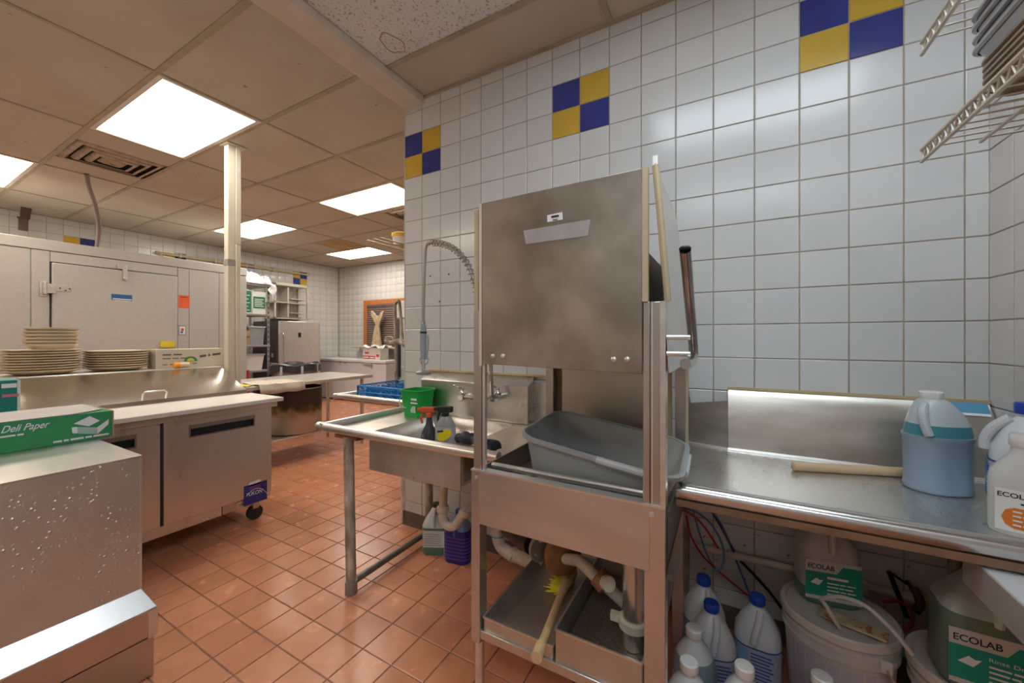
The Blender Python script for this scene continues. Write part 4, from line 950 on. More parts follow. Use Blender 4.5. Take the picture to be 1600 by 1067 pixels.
# bucket, spray bottles, gloves
BG = M('green_bucket', (.01, .36, .06), .35, 0, .05, 5)
bkc = Vector((-1.68, 1.812, zt))
bu = thing('sanitizer_bucket', 'bright green sanitizer bucket on the sink table', 'bucket', (bkc.x, bkc.y, zt+.0005))
part(bu, 'pail', MB().loft([rr(0, 0, .135, .125, .025, 0), rr(0, 0, .165, .155, .03, .155), rr(0, 0, .175, .165, .03, .155), rr(0, 0, .175, .165, .03, .163), rr(0, 0, .158, .148, .028, .163), rr(0, 0, .128, .118, .022, .006)], True, True), BG, local=True)
part(bu, 'bail_handle', MB().tube([(-.09, -.02, .135), (-.094, -.06, .10), (-.05, -.098, .07), (0, -.10, .062)], .0028, 6, smooth=4), M('pale_green_wire', (.25, .55, .30), .4), local=True)
c_ = Vector((bkc.x, bkc.y, zt)); text(bu, (4,), c_+Vector((.022, -.0815, .105)), (1, .0, 0), (0, -.12, 1), .045, PRINTW, height=.018); text(bu, (9,), c_+Vector((.016, -.079, .085)), (1, 0, 0), (0, -.12, 1), .055, PRINTW, height=.013)
part(bu, 'print_mark', MB().prism([(.012, -.0735, .030), (.052, -.0735, .030), (.052, -.0785, .072), (.030, -.0782, .070), (.012, -.0760, .050)], (0, -.001, 0)), M('pale_green_print', (.45, .62, .48), .5), local=True)
def spray(name, label, loc, body, head, trig, lab, rot, kind):
    t = thing(name, label, 'spray bottle', loc, rz=rot)
    if kind == 0: part(t, 'bottle', MB().lathe([(.036, 0), (.040, .01), (.041, .09), (.036, .115), (.018, .15), (.014, .175), (.014, .19)], n=24), body, local=True)
    else: part(t, 'bottle', MB().loft([rr(0, 0, .095, .055, .02, 0), rr(0, 0, .10, .06, .022, .02), rr(0, 0, .095, .056, .022, .15), rr(0, 0, .06, .045, .02, .185), rr(0, 0, .03, .03, .014, .20)]), body, local=True)
    h = .19 if kind == 0 else .20
    hd = MB().box(-.04, .035, -.014, .014, h+.018, h+.045); hd.cyl((0, 0, h-.005), (0, 0, h+.02), .017, n=12); hd.box(-.058, -.04, -.009, .009, h+.024, h+.040)
    s_ = part(t, 'spray_head', hd, head, local=True, bevel=.004)
    part(s_, 'trigger', MB().tube([(-.025, 0, h+.02), (-.038, 0, h-.005), (-.034, 0, h-.035)], .006, 8, smooth=3), trig, local=True)
    if lab: lab(t)
    t.scale = (1.17, 1.17, 1.17)
    return t
DKL = M('dark_liquid_bottle', (.055, .05, .055), .15, 0, .1, 8, coat=.3)
def lab1(t):
    lb = part(t, 'label', MB().loft([rr(0, 0, .0975, .058, .022, .03), rr(0, 0, .0965, .057, .022, .15)], False, False), M('label_grey', (.45, .45, .44), .4), local=True)
    part(lb, 'yellow_oval', MB().prism([(.004+.04*math.cos(a_)*.9, -.031, .115+.026*math.sin(a_)+.012*math.cos(a_)) for a_ in [k*math.pi/10 for k in range(20)]], (0, -.001, 0)), M('label_yellow', (.82, .70, .02), .4), local=True)
    part(lb, 'red_band', MB().box(-.043, .043, -.0305, -.0295, .045, .066), M('label_red', (.45, .05, .10), .4), local=True)
p_ = onZ(668, 690, .633); q2 = onZ(687, 690, .633)
s1_ = spray('spray_bottle', 'dark spray bottle with orange trigger standing in the sink', (-1.49, 1.70, .637), DKL, M('orange_trigger', (.72, .10, .03), .4), M('orange_trigger', (.72, .10, .03)), None, .5, 0)
s2b = spray('cleaner_bottle', 'grey cleaner bottle with yellow oval label and black trigger in the sink', (-1.38, 1.71, .637), M('grey_bottle', (.33, .33, .33), .3), DARK, DARK, lab1, .35, 1)
text(s2b, (5,), Vector((-1.38-.028, 1.71-.040, .637+.128)), (1, .35, 0), (0,0,1), .045, PRINTK, height=.012)
GLV = M('navy_rubber', (.025, .03, .045), .5, 0, .3, 20)
gl = thing('rubber_gloves', 'crumpled dark rubber glove lying over the sink rim', 'glove', (-.98, 1.45, zt))
rg = random.Random(11)
for nm, pts, r_ in (('cuff', [(-1.10, 1.46, .838), (-1.05, 1.44, .852), (-1.0, 1.42, .857)], .030), ('palm', [(-1.0, 1.42, .857), (-.94, 1.40, .857), (-.89, 1.38, .855)], .034)):
    part(gl, nm, MB().tube(pts, r_, 10, smooth=5, rad=lambda f_, r_=r_: r_*(.75+.25*math.sin(3+f_*9))), GLV)
for k in range(4): part(gl, 'finger', MB().tube([(-.91, 1.37+.018*k, .857), (-.875+.005*k, 1.365+.017*k, .858), (-.85, 1.36+.018*k, .836)], .010, 8, smooth=3), GLV)

# drain under the sink
dp = thing('sink_drain_pipe', 'stained white drain trap under the sink basin', 'pipe', (-1.31, 1.63, .1))
def d_(x, y, Y=1.66): return onY(x, y, Y)
part(dp, 'tailpiece', MB().cyl((cx, cy, .628), d_(692, 795), .022, n=14), PVC)
part(dp, 'slip_nut', MB().lathe([(.030, 0), (.034, .006), (.034, .03), (.028, .036)], d_(692, 800), 12), PVC)
part(dp, 'trap', MB().tube([d_(692, 795), d_(693, 812), d_(701, 822), d_(712, 820), d_(720, 808), d_(726, 799), Vector((d_(731, 797).x, 1.72, d_(731, 797).z)), Vector((-1.235, 1.85, .42)), Vector((-1.26, 2.0, .44))], .024, 14, smooth=4), PVC)
part(dp, 'slip_nut', MB().lathe([(.030, 0), (.034, .006), (.034, .03), (.028, .036)], d_(724, 806), 12, (.3, .3, .8)), PVC)
# elbow by the wall end
eb = thing('cleanout_elbow', 'white pipe elbow sticking out past the tiled wall end', 'pipe', (-2.02, 2.07, .0))
part(eb, 'elbow', MB().tube([(-1.985, 2.07, .30), (-2.03, 2.07, .30), (-2.05, 2.07, .27), (-2.045, 2.07, .20)], .032, 12, smooth=4), PVC); part(eb, 'stub', MB().cyl((-2.045, 2.07, .20), (-2.045, 2.07, 0), .028, n=12), PVC)

# ================================================================== DISH MACHINE
dm = thing('dish_machine', 'upright stainless door-type dish machine with open wash chamber', 'dishwasher', (-.46, 1.43, 0))
X0_, X1_, Y0_, Y1_ = -.775, -.145, 1.10, 1.76
PX = M('stainless_post', (.50, .475, .44), .32, .9, .1, 4, stretch=(1, 1, .5), rvar=.08, dirt=(.40, .34, .28), dirt_amt=.5, ds=9)
# tank: front panel, sides, back, floor
part(dm, 'front_panel', MB().box(-.745, X1_-.04, Y0_-.002, Y0_+.006, .672, .852), M('stainless_tank', (.60, .58, .55), .33, .85, .08, 3, stretch=(1, 1, 5), rvar=.08), bevel=.002)
part(dm, 'panel_lip', MB().box(X0_, X1_, Y0_-.004, Y0_+.03, .850, .856), STEELB)
part(dm, 'side_panel', MB().box(X0_, X0_+.006, Y0_+.03, Y1_, .672, .845), PX); part(dm, 'side_panel', MB().box(X1_-.006, X1_, Y0_+.03, Y1_, .672, .815), PX)
part(dm, 'tank_floor', MB().box(X0_, X1_, Y0_, Y1_, .672, .682), STEELD); part(dm, 'tank_back', MB().box(X0_, X1_, Y1_-.006, Y1_, .672, .86), PX)
part(dm, 'scrap_tray', MB().prism([(X0_+.01, Y0_+.05, .761), (X1_-.01, Y0_+.05, .761), (X1_-.01, Y1_-.02, .761), (X0_+.01, Y1_-.02, .761)], (0, 0, .004)), STEELD)
part(dm, 'track_rail', MB().cyl((X0_+.03, Y0_+.09, .848), (X1_-.03, Y0_+.09, .848), .010, n=12), STEELB); part(dm, 'track_rail', MB().cyl((X0_+.03, Y1_-.10, .848), (X1_-.03, Y1_-.10, .848), .010, n=12), STEELB)
part(dm, 'track_rail', MB().cyl((-.60, Y0_+.09, .823), (-.60, Y1_-.10, .823), .010, n=12), STEELB)
# posts
lp = onY(742, 485, Y0_); ztop_l = lp.z; rp_ = onY(1020, 471, Y0_); ztop_r = rp_.z
def post(xa, xb, ya, yb, za, zb):
    p = part(dm, 'post', MB().box(xa, xb, ya, yb, za, zb), PX, bevel=.002); return p
a = post(X0_+.008, X0_+.040, Y0_+.002, Y0_+.04, .845, ztop_l); part(a, 'post_groove', MB().box(X0_+.042, X0_+.052, Y0_+.006, Y0_+.02, .845, ztop_l-.0), STEELB)
xr0 = onY(1004.5, 600, Y0_).x; xr1 = onY(1040, 600, Y0_).x
a = post(xr0, xr0+.018, Y0_, Y0_+.02, .85, ztop_r+.0); a = post(xr0+.018, xr1-.014, Y0_+.004, Y0_+.04, .85, ztop_r); part(a, 'post_groove', MB().box(xr1-.014, xr1, Y0_-.002, Y0_+.04, .85, ztop_r), STEEL); part(a, 'post_groove', MB().box(xr0+.022, xr0+.026, Y0_+.001, Y0_+.004, .86, ztop_r), STEELB)
for xx in (X0_+.005, X1_-.045): post(xx, xx+.04, Y1_-.045, Y1_, .85, 1.30)
part(dm, 'back_rail', MB().box(X1_-.075, X1_-.06, Y1_-.02, Y1_, .85, 1.30), TAN); part(dm, 'back_rail', MB().box(X1_-.02, X1_+.004, Y1_-.03, Y1_-.01, .85, 1.30), TAN)
part(dm, 'back_panel', MB().box(X0_+.045, X1_-.08, Y1_-.012, Y1_-.004, .86, 1.40), M('stainless_back', (.52, .49, .44), .36, 1.0, .12, 5, rvar=.1, dirt=(.40, .33, .23), dirt_amt=.6, ds=5))
part(dm, 'back_seal', MB().box(X0_+.045, X0_+.075, Y1_-.016, Y1_-.012, .86, 1.30), M('dark_bronze', (.16, .12, .08), .5, .5))
# legs
for x in (X0_, X1_-.055):
    for y in (Y0_, Y1_-.05):
        w_ = .035 if x == X0_ else .055
        if y == Y0_: l = part(dm, 'leg', MB().box(x, x+w_, y-.001, y+.045, .262 if x == X0_ else .0, .85), M('stainless_leg', (.58, .56, .53), .26, .88, .08, 4), bevel=.002)
        else: l = part(dm, 'leg', MB().box(x, x+.04, y, y+.045, .05, .85), STEELD)
        if x == X0_: part(l, 'foot', MB().cyl((x+.02, y+.022, 0), (x+.02, y+.022, .262), .0155, n=14), STEEL)
        part(l, 'bolt', MB().cyl((x+.02, y-.001, .828), (x+.02, y-.006, .828), .007, n=8), STEELB)
# lower shelf with two trays
zs = onY(745, 984, Y0_).z
part(dm, 'lower_shelf', MB().box(X0_+.03, X1_-.05, Y0_+.004, Y1_-.05, zs-.03, zs), M('stainless_leg', (.62, .50, .44)), bevel=.002)
def tray(name, xa, xb, ya, yb, z0, z1, label):
    t = thing(name, label, 'tray', ((xa+xb)/2, (ya+yb)/2, z0))
    w_, d__ = xb-xa, yb-ya; cx_, cy_ = (xa+xb)/2, (ya+yb)/2
    part(t, 'pan', MB().loft([rr(cx_, cy_, w_, d__, .006, z0), rr(cx_, cy_, w_, d__, .006, z1), rr(cx_, cy_, w_-.008, d__-.008, .005, z1), rr(cx_, cy_, w_-.010, d__-.010, .005, z0+.004)]), STEELD)
    part(t, 'rim', MB().loft([rr(cx_, cy_, w_+.006, d__+.006, .007, z1-.004), rr(cx_, cy_, w_+.006, d__+.006, .007, z1+.001), rr(cx_, cy_, w_-.006, d__-.006, .006, z1+.001)], False, False), STEEL)
    return t
tray('drip_tray', X0_+.041, -.475, Y0_+.012, 1.62, zs+.0005, zs+.045, 'shallow steel drip tray holding the yellow brush')
t2_ = tray('scrap_drawer', -.468, X1_-.06, Y0_+.012, 1.60, zs+.0005, zs+.10, 'deeper steel scrap tray beside the yellow brush')
part(t2_, 'mesh_screen', MB().box(-.455, X1_-.075, Y0_+.03, 1.58, zs+.02, zs+.024), M('mesh_grey', (.30, .27, .22), .5, .8, .3, 120))
# hood front sheet, sides, inner hood
zh0, zh1 = 1.212, 1.768
xh0 = onY(754, 450, Y0_).x; xh1 = onY(1004, 450, Y0_).x
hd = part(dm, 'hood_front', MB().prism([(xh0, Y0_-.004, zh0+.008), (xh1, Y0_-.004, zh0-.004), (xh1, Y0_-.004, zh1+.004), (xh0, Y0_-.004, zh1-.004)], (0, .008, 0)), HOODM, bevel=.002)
part(hd, 'edge_flange', MB().box(xh1, xh1+.015, Y0_-.006, Y0_+.012, ztop_r, zh1+.004), TAN); part(hd, 'edge_flange', MB().box(xh0-.012, xh0-.001, Y0_-.004, Y0_+.01, zh0, zh1-.004), M('pale_flange', (.66, .62, .54), .4, .5))
part(dm, 'guide_rail', MB().box(X0_+.010, X0_+.026, Y0_+.004, Y0_+.02, ztop_l, zh1-.02), TAN)
for px_, py_ in ((770, 556.5), (786, 556.5), (959, 561.5), (980, 561.5)):
    p = onY(px_, py_, Y0_-.004); part(hd, 'rivet', MB().lathe([(.0085, 0), (.0075, .003), (.004, .005), (1e-4, .0055)], p, 14, (0, -1, 0)), STEELB)
c4 = [onY(*p, Y0_-.0045) for p in ((818, 360.5), (822, 381.5), (918.5, 368.5), (923.5, 342.5))]
part(hd, 'faded_plate', MB().prism(c4, (0, -.0012, 0)), M('faded_plate', (.46, .45, .45), .45, .6, .12, 12), label='pale scuffed maker plate')
c4 = [onY(*p, Y0_-.0045) for p in ((855, 336.5), (855.5, 347), (879.5, 343), (878.5, 331.5))]
ps = part(hd, 'white_sticker', MB().prism(c4, (0, -.001, 0)), PRINTW); text(ps, (4,), onY(861.5, 341.5, Y0_-.0056), (1, 0, .0), (0,0,1), .025, PRINTK, height=.010); text(ps, (6,), onY(864, 345, Y0_-.0056), (1, 0, .0), (0,0,1), .016, PRINTK, height=.004)
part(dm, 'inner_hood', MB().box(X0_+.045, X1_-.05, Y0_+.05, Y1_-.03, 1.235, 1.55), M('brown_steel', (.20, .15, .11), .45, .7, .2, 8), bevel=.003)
# right side sheet (leans a little), with lifting handle
zb_ = onY(1040, 583, Y0_).z
sd = MB(); SDL = [Vector((-.138, Y0_+.01, zb_)), Vector((-.138, Y1_-.01, zb_+.0)), Vector((-.160, Y1_-.01, 1.60)), Vector((-.172, 1.53, 1.765)), Vector((-.172, Y0_+.01, 1.775))]
sd.prism(SDL, (.003, 0, 0)); sp_ = part(dm, 'side_sheet', sd, STEELB)
part(sp_, 'front_edge', MB().tube([Vector((-.140, Y0_+.008, ztop_r)), Vector((-.171, Y0_+.008, 1.778))], .009, 8), TAN)
part(sp_, 'top_clip', MB().box(-.178, -.164, Y0_+.0, Y0_+.016, 1.775, 1.80), STEELB)
XHn = -.085
def hp2(x, y): return onX(x, y, XHn)
hd2 = part(dm, 'lift_handle', MB().tube([hp2(1070.5, 391), hp2(1074, 430), hp2(1078, 480), hp2(1082.5, 530), hp2(1083.5, 555), hp2(1080, 566), hp2(1071, 568.5)], .0125, 14, smooth=4), M('handle_steel', (.42, .40, .38), .22, 1.0))
part(hd2, 'end_cap', MB().lathe([(.0125, 0), (.0135, .004), (.010, .008), (1e-4, .009)], hp2(1070.4, 390.5), 14), DARK)
for y_, l_ in ((527, .045), (553, .055)):
    a = hp2(1076, y_); part(hd2, 'standoff', MB().cyl((-.136, a.y, a.z), (XHn+.004, a.y, a.z), .0062, n=10), STEELB)
# plumbing under the tank
def u_(x, y, Y): return onY(x, y, Y)
pm = thing('wash_pump', 'rusty wash pump with pipe elbows under the dish machine', 'pump', (-.55, 1.45, .35))
c = u_(880, 868, 1.42)
part(pm, 'volute', MB().lathe([(.02, -.04), (.066, -.035), (.076, -.01), (.076, .01), (.06, .03), (.03, .04)], c, 28, (.75, -.62, -.05)), RUST)
fl = u_(848, 856, 1.46); f2 = part(pm, 'flange', MB().lathe([(.045, -.012), (.06, -.010), (.06, .010), (.045, .012)], fl, 22, (.75, -.62, -.05)), M('grey_cast', (.30, .27, .23), .6, .5, .2, 20))
for k in range(6):
    an = k*math.pi/3; p = fl+Matrix.Rotation(0, 3, 'Z') @ Vector((.030*math.cos(an)*.62, .045*math.cos(an), .050*math.sin(an))); part(f2, 'bolt', MB().cyl(p+Vector((.012, -.010, 0)), p+Vector((.02, -.017, 0)), .006, n=6), STEELD)
part(pm, 'motor', MB().cyl(u_(795, 826, 1.62), u_(832, 851, 1.50), .042, n=20), M('motor_black', (.035, .022, .018), .35, .2, .3, 6))
part(pm, 'support', MB().cyl((c.x, c.y, c.z), (c.x, c.y+.01, .683), .02, n=10), RUST)
part(pm, 'outlet_pipe', MB().tube([c+Vector((.02, -.03, .01)), u_(905, 876, 1.36), u_(935, 905, 1.30)], .021, 12), PVC)
nu = u_(941, 907, 1.29); part(pm, 'union_nut', MB().lathe([(.030, -.022), (.036, -.018), (.036, .018), (.030, .022)], nu, 10, (.8, -.2, -.5)), RUST); part(pm, 'pipe_end', MB().cyl(nu, u_(952, 913, 1.26), .024, n=14), PVC)
part(pm, 'lower_elbow', MB().tube([u_(950, 918, 1.32), u_(968, 935, 1.34), u_(985, 950, 1.36)], .02, 12, smooth=3), PVC)
bp_ = thing('booster_pipe', 'vertical steel drain cylinder with a pale clamp ring under the tank', 'pipe', (-.235, 1.26, zs+.025))
cb = onY(990, 940, 1.26); part(bp_, 'cylinder', MB().cyl((cb.x, 1.26, zs+.026), (cb.x, 1.26, .672), .034, n=24), M('stainless_leg', (.62, .50, .44)))
zc_ = onY(990, 972, 1.26).z; part(bp_, 'clamp_ring', MB().lathe([(.040, -.016), (.046, -.012), (.046, .012), (.040, .016)], (cb.x, 1.26, zc_), 22), PVC); part(bp_, 'clamp_lug', MB().box(cb.x-.072, cb.x-.044, 1.25, 1.27, zc_-.012, zc_+.012), PVC); part(bp_, 'clamp_lug', MB().box(cb.x+.044, cb.x+.068, 1.25, 1.27, zc_+.010, zc_+.034), PVC)
dr_ = thing('waste_pipe', 'stained white waste pipe bending along the wall base behind the machine', 'pipe', (-1.0, 1.9, .1))
part(dr_, 'pipe', MB().tube([u_(775, 795, 1.88), u_(777, 830, 1.88), u_(781, 850, 1.87), u_(795, 864, 1.84), u_(815, 872, 1.80), u_(840, 882, 1.72)], .034, 16, smooth=4), PVC)
for p, ax in ((u_(777, 828, 1.88), (0, 0, 1)), (u_(803, 867.5, 1.825), (.8, -.4, -.3))): part(dr_, 'coupling', MB().lathe([(.036, -.02), (.040, -.018), (.040, .018), (.036, .02)], p, 16, ax), PVC)
part(dr_, 'blue_ring', MB().lathe([(.0405, -.003), (.0405, .003)], u_(777, 835, 1.88), 16, cap0=False, cap1=False), M('primer_blue', (.15, .25, .5), .6))
part(dr_, 'stub', MB().cyl(u_(775, 797, 1.88), Vector((u_(775, 797, 1.88).x, 1.999, .60)), .03, n=12), PVC)
# brush
bh = thing('dish_brush', 'wooden-handled brush with yellow bristles lying across the drip tray', 'brush', (-.5, 1.2, zs+.05))
WH = M('brush_wood', (.58, .38, .19), .55, 0, .15, 6, stretch=(4, 4, 1))
b0 = u_(838, 1028, 1.01); b1 = onZ(878, 925, .347); b2 = onZ(893, 893, .337)
part(bh, 'handle', MB().tube([b0, b0.lerp(b1, .12), b0.lerp(b1, .3), b0.lerp(b1, .7), b1, b1.lerp(b2, .5), b2], .012, 12, smooth=4, rad=lambda f_: .017 if f_ < .25 else .0125 if f_ < .62 else .014+.03*(f_-.62)), WH)
rb = random.Random(4); BRI = M('bristle_yellow', (.78, .62, .02), .6)
ht = part(bh, 'bristle_holder', MB().obox(b1.lerp(b2, .6)+Vector((-.012, 0, -.012)), (.035, .085, .016), Matrix.Rotation(.35, 3, 'Z')), WH, bevel=.006)
bm2 = MB()
for k in range(260):
    p = b1.lerp(b2, rb.uniform(.05, 1.1))+Vector((rb.uniform(-.035, -.005), rb.uniform(-.008, .008), -.012)); q_ = p+Vector((rb.uniform(-.045, -.015), rb.uniform(-.022, .022), rb.uniform(-.014, .012)))
    bm2.tube([p, q_], .0012, 3)
br = part(bh, 'bristles', bm2, BRI); br['kind'] = 'stuff'
# bus tub lying tilted in the wash chamber
TUBM = M('grey_bus_tub', (.36, .38, .38), .42, 0, .05, 5, dirt=(.30, .30, .28), dirt_amt=.3, ds=7)
bt = thing('bus_tub', 'grey plastic bus tub tilted inside the dish machine opening', 'tub', (-.392, 1.40, .897))
bt.rotation_euler = (math.radians(3), math.radians(8.5), math.radians(2))
w_, d__ = .52, .39
part(bt, 'tub', MB().loft([rr(0, 0, w_-.07, d__-.07, .05, -.092, 5), rr(0, 0, w_, d__, .07, .045, 5), rr(0, 0, w_-.008, d__-.008, .066, .045, 5), rr(0, 0, w_-.08, d__-.08, .045, -.086, 5)]), TUBM, local=True)
part(bt, 'rim', MB().loft([rr(0, 0, w_+.004, d__+.004, .07, .030, 5), rr(0, 0, w_+.024, d__+.024, .08, .034, 5), rr(0, 0, w_+.026, d__+.026, .08, .046, 5), rr(0, 0, w_+.010, d__+.010, .075, .050, 5), rr(0, 0, w_-.006, d__-.006, .066, .047, 5)], False, False), TUBM, local=True)
LG = M('pale_tub_edge', (.52, .54, .55), .4)
part(bt, 'grip', MB().tube([(0.02, -d__/2-.012, .042), (.22, -d__/2-.012, .042)], .012, 10), LG, local=True)
part(bt, 'end_grip', MB().box(w_/2+.004, w_/2+.022, -.08, .10, .012, .036), LG, local=True, bevel=.004); part(bt, 'end_grip', MB().box(-w_/2-.022, -w_/2-.004, -.08, .10, .012, .036), LG, local=True, bevel=.004)
# ================================================================== CLEAN DISH TABLE (right)
dt = thing('dish_table', 'stainless clean-dish table with tall backsplash along the tiled wall', 'dish table', (.33, 1.65, 0))
tx0, tx1, ty0, ty1 = -.14, .80, 1.30, 1.997
DTM = M('stainless_table', (.66, .65, .63), .28, .85, .08, 4, stretch=(3, 1, 1), rvar=.06, dirt=(.55, .53, .50), dirt_amt=.4, ds=5)
part(dt, 'deck', MB().box(tx0, tx1, ty0+.02, ty1, .806, .815), DTM)
part(dt, 'rolled_rim', MB().tube([(tx0, ty0+.01, .832), (tx1, ty0+.01, .832)], .0245, 14), M('stainless_rim', (.66, .65, .63), .22, 1.0, .06, 6))
part(dt, 'rim_upstand', MB().box(tx0, tx1, ty0+.018, ty0+.026, .806, .845), DTM)
part(dt, 'under_channel', MB().box(tx0, tx1, ty0+.0, ty0+.045, .786, .806), M('rust_strip', (.30, .19, .12), .7, .3, .3, 14))
BSM = M('stainless_splash2', (.60, .56, .50), .34, .85, .12, 6, stretch=(1, 1, 4), rvar=.1, dirt=(.40, .36, .31), dirt_amt=.4, ds=4)
part(dt, 'backsplash', MB().prism([(.0, 1.955, .812), (.0, 1.955, 1.032), (.0, 1.985, 1.076), (.0, 1.997, 1.076), (.0, 1.997, .812)], (.797, 0, 0)), BSM, bevel=.002)
part(dt, 'splash_cove', MB().tube([(.0, 1.953, .818), (.797, 1.953, .818)], .006, 8), STEELB)
part(dt, 'side_splash', MB().prism([(-.172, 1.99, .812), (0, 1.952, .812), (0, 1.952, 1.03), (-.172, 1.99, 1.0)], (0, .005, 0)), BSM); part(dt, 'splash_cove', MB().tube([(-.17, 1.986, .818), (0, 1.950, .818)], .005, 8), STEELB)
part(dt, 'caulk_line', MB().box(0, .80, 1.988, 1.9995, 1.077, 1.088), M('old_caulk', (.52, .40, .22)))
part(dt, 'deck', MB().box(-.195, tx0, 1.77, 1.985, .806, .815), DTM)
for x, y in ((.695, 1.93), (-.172, 1.93)):
    part(dt, 'leg', MB().cyl((x, y, 0), (x, y, .806), .021, n=14), GALV)
sp_ = onY(1515, 622, 1.97)
fly = part(dt, 'flyer', MB().prism([(sp_.x-.045, 1.953, 1.037), (sp_.x+.045, 1.953, 1.037), (sp_.x+.045, 1.98, 1.078), (sp_.x-.045, 1.98, 1.078)], (0, -.0008, .0008)), M('flyer_blue', (.10, .32, .52), .5)); part(fly, 'flyer_edge', MB().prism([(sp_.x-.045, 1.9518, 1.037), (sp_.x+.045, 1.9518, 1.037), (sp_.x+.045, 1.9568, 1.045), (sp_.x-.045, 1.9568, 1.045)], (0, -.0012, .0006)), PRINTW)
# wooden stick
a = onZ(1238, 728, .832); b = onZ(1415, 738, .832)
single('wooden_dowel', MB().tube([a, a.lerp(b, .01), a.lerp(b, .03), b], .0165, 14, rad=lambda f_: .011 if f_ < .01 else .0165), M('dowel_wood', (.66, .48, .30), .5, 0, .08, 5, stretch=(1, 6, 6)), 'pale wooden dowel lying on the clean-dish table', 'dowel')

# ---- jugs
def M_plas(name, col, **k): return M(name, col, .28, 0, .05, 6, **k)
BLEACH = M_plas('bleach_white', (.70, .72, .74)); BCAP = M_plas('cap_blue', (.01, .06, .42)); WCAP = M_plas('cap_white', (.78, .77, .74))
LABW = M('label_lilac', (.50, .52, .62), .45); LABB = M('label_blue', (.05, .12, .45), .45)
def bleach(label, loc, rz, group=None):
    t = thing('bleach_jug', label, 'jug', (0,0,0), group)
    n = 7
    lo = [rr(0, 0, .120, .120, .05, .0, n), rr(0, 0, .152, .140, .055, .012, n), rr(0, 0, .155, .142, .055, .16, n), rr(0, 0, .150, .136, .055, .185, n), rr(0, .0, .105, .095, .045, .235, n), rr(0, 0, .055, .052, .025, .268, n), rr(0, 0, .040, .040, .0198, .275, n), rr(0, 0, .040, .040, .0198, .29, n)]
    part(t, 'bottle', MB().loft(lo), BLEACH, local=True)
    part(t, 'handle', MB().tube([(.010, -.030, .268), (.004, -.058, .240), (-.006, -.074, .205), (-.012, -.076, .172)], .013, 10, smooth=4), BLEACH, local=True)
    part(t, 'cap', MB().lathe([(.025, .282), (.027, .286), (.027, .308), (.024, .313)], n=22), BCAP, local=True)
    lb = part(t, 'label', MB().loft([rr(0, 0, .1562, .1432, .055, .025, n), rr(0, 0, .1562, .1432, .055, .150, n)], False, False), LABW, local=True)
    for z in (.025, .146): part(lb, 'label_band', MB().loft([rr(0, 0, .1572, .1442, .055, z, n), rr(0, 0, .1572, .1442, .055, z+.006, n)], False, False), LABB, local=True)
    part(lb, 'label_panel', MB().box(-.068, -.03, -.0735, -.0722, .035, .14), M('label_sky', (.20, .42, .62), .45), local=True)
    for k in range(8): part(lb, 'print_line', MB().box(-.022, .05-.006*(k % 3), -.0733, -.0722, .04+k*.0125, .0445+k*.0125), LABB, local=True)
    t.location = loc; t.rotation_euler = (0, 0, rz)
    return t
j0 = bleach('white bleach jug with blue cap next to the white bucket', (.10, 1.768, 0), -.05)
def jcopy(src, label, loc, rz): c = copy_tree(src, loc, rz, label); return c
jcopy(j0, 'white bleach jug with blue cap pushed against the wall', (-.088, 1.80, 0), .35)
jcopy(j0, 'white bleach jug with blue cap between the clear jug and another bleach jug', (-.053, 1.640, 0), .25)
jcopy(j0, 'white bleach jug with blue cap on the clean-dish table', (.725, 1.625, .8155), -1.9)
def clear_jug(label, loc, rz, liquid, cap, lvl, s=1.0):
    t = thing('clear_jug', label, 'jug', (0,0,0))
    shell = M('jug_shell', (.62, .64, .64), .2, 0, .04, 6)
    R = .072
    pr1 = [(1e-4, 0), (R*.86, 0), (R, .010), (R, lvl)]; 
    up = [(R, lvl), (R, .165), (R*.93, .195), (R*.66, .235), (R*.36, .262), (.022, .268), (.022, .285)]
    part(t, 'filled_body', MB().lathe(pr1 if lvl < .165 else [(1e-4, 0), (R*.86, 0), (R, .01), (R, .165), (R*.93, .195), (R*.93-(lvl-.195)*.48, lvl)], n=30, cap0=False), liquid, local=True)
    part(t, 'shoulder', MB().lathe(up if lvl < .165 else [(R*.93-(lvl-.195)*.48, lvl), (R*.66, .235), (R*.36, .262), (.022, .268), (.022, .285)], n=30, cap0=False), shell, local=True)
    part(t, 'cap', MB().lathe([(.026, .276), (.027, .280), (.027, .300), (.024, .304)], n=22), cap, local=True)
    t.location = loc; t.rotation_euler = (0, 0, rz); t.scale = (s, s, s)
    return t
LBLUE = M_plas('liquid_pale_blue', (.24, .36, .44)); LGREY = M_plas('liquid_grey_blue', (.20, .26, .29)); LPINK = M_plas('liquid_pink', (.34, .17, .26)); LCLR = M_plas('liquid_clear', (.46, .47, .47))
clear_jug('clear jug of grey-blue liquid with white cap beside the dish machine leg', (-.102, 1.48, 0), 0, LGREY, WCAP, .215)
clear_jug('clear jug of pale blue liquid with white cap in front of the grey-blue one', (-.105, 1.32, 0), 0, LBLUE, WCAP, .215)
clear_jug('clear jug of pink liquid with white cap before the bleach jugs', (.045, 1.385, 0), 0, LPINK, WCAP, .222)
clear_jug('clear jug with white cap in front of the large white bucket', (.245, 1.455, 0), 0, LCLR, WCAP, .20)
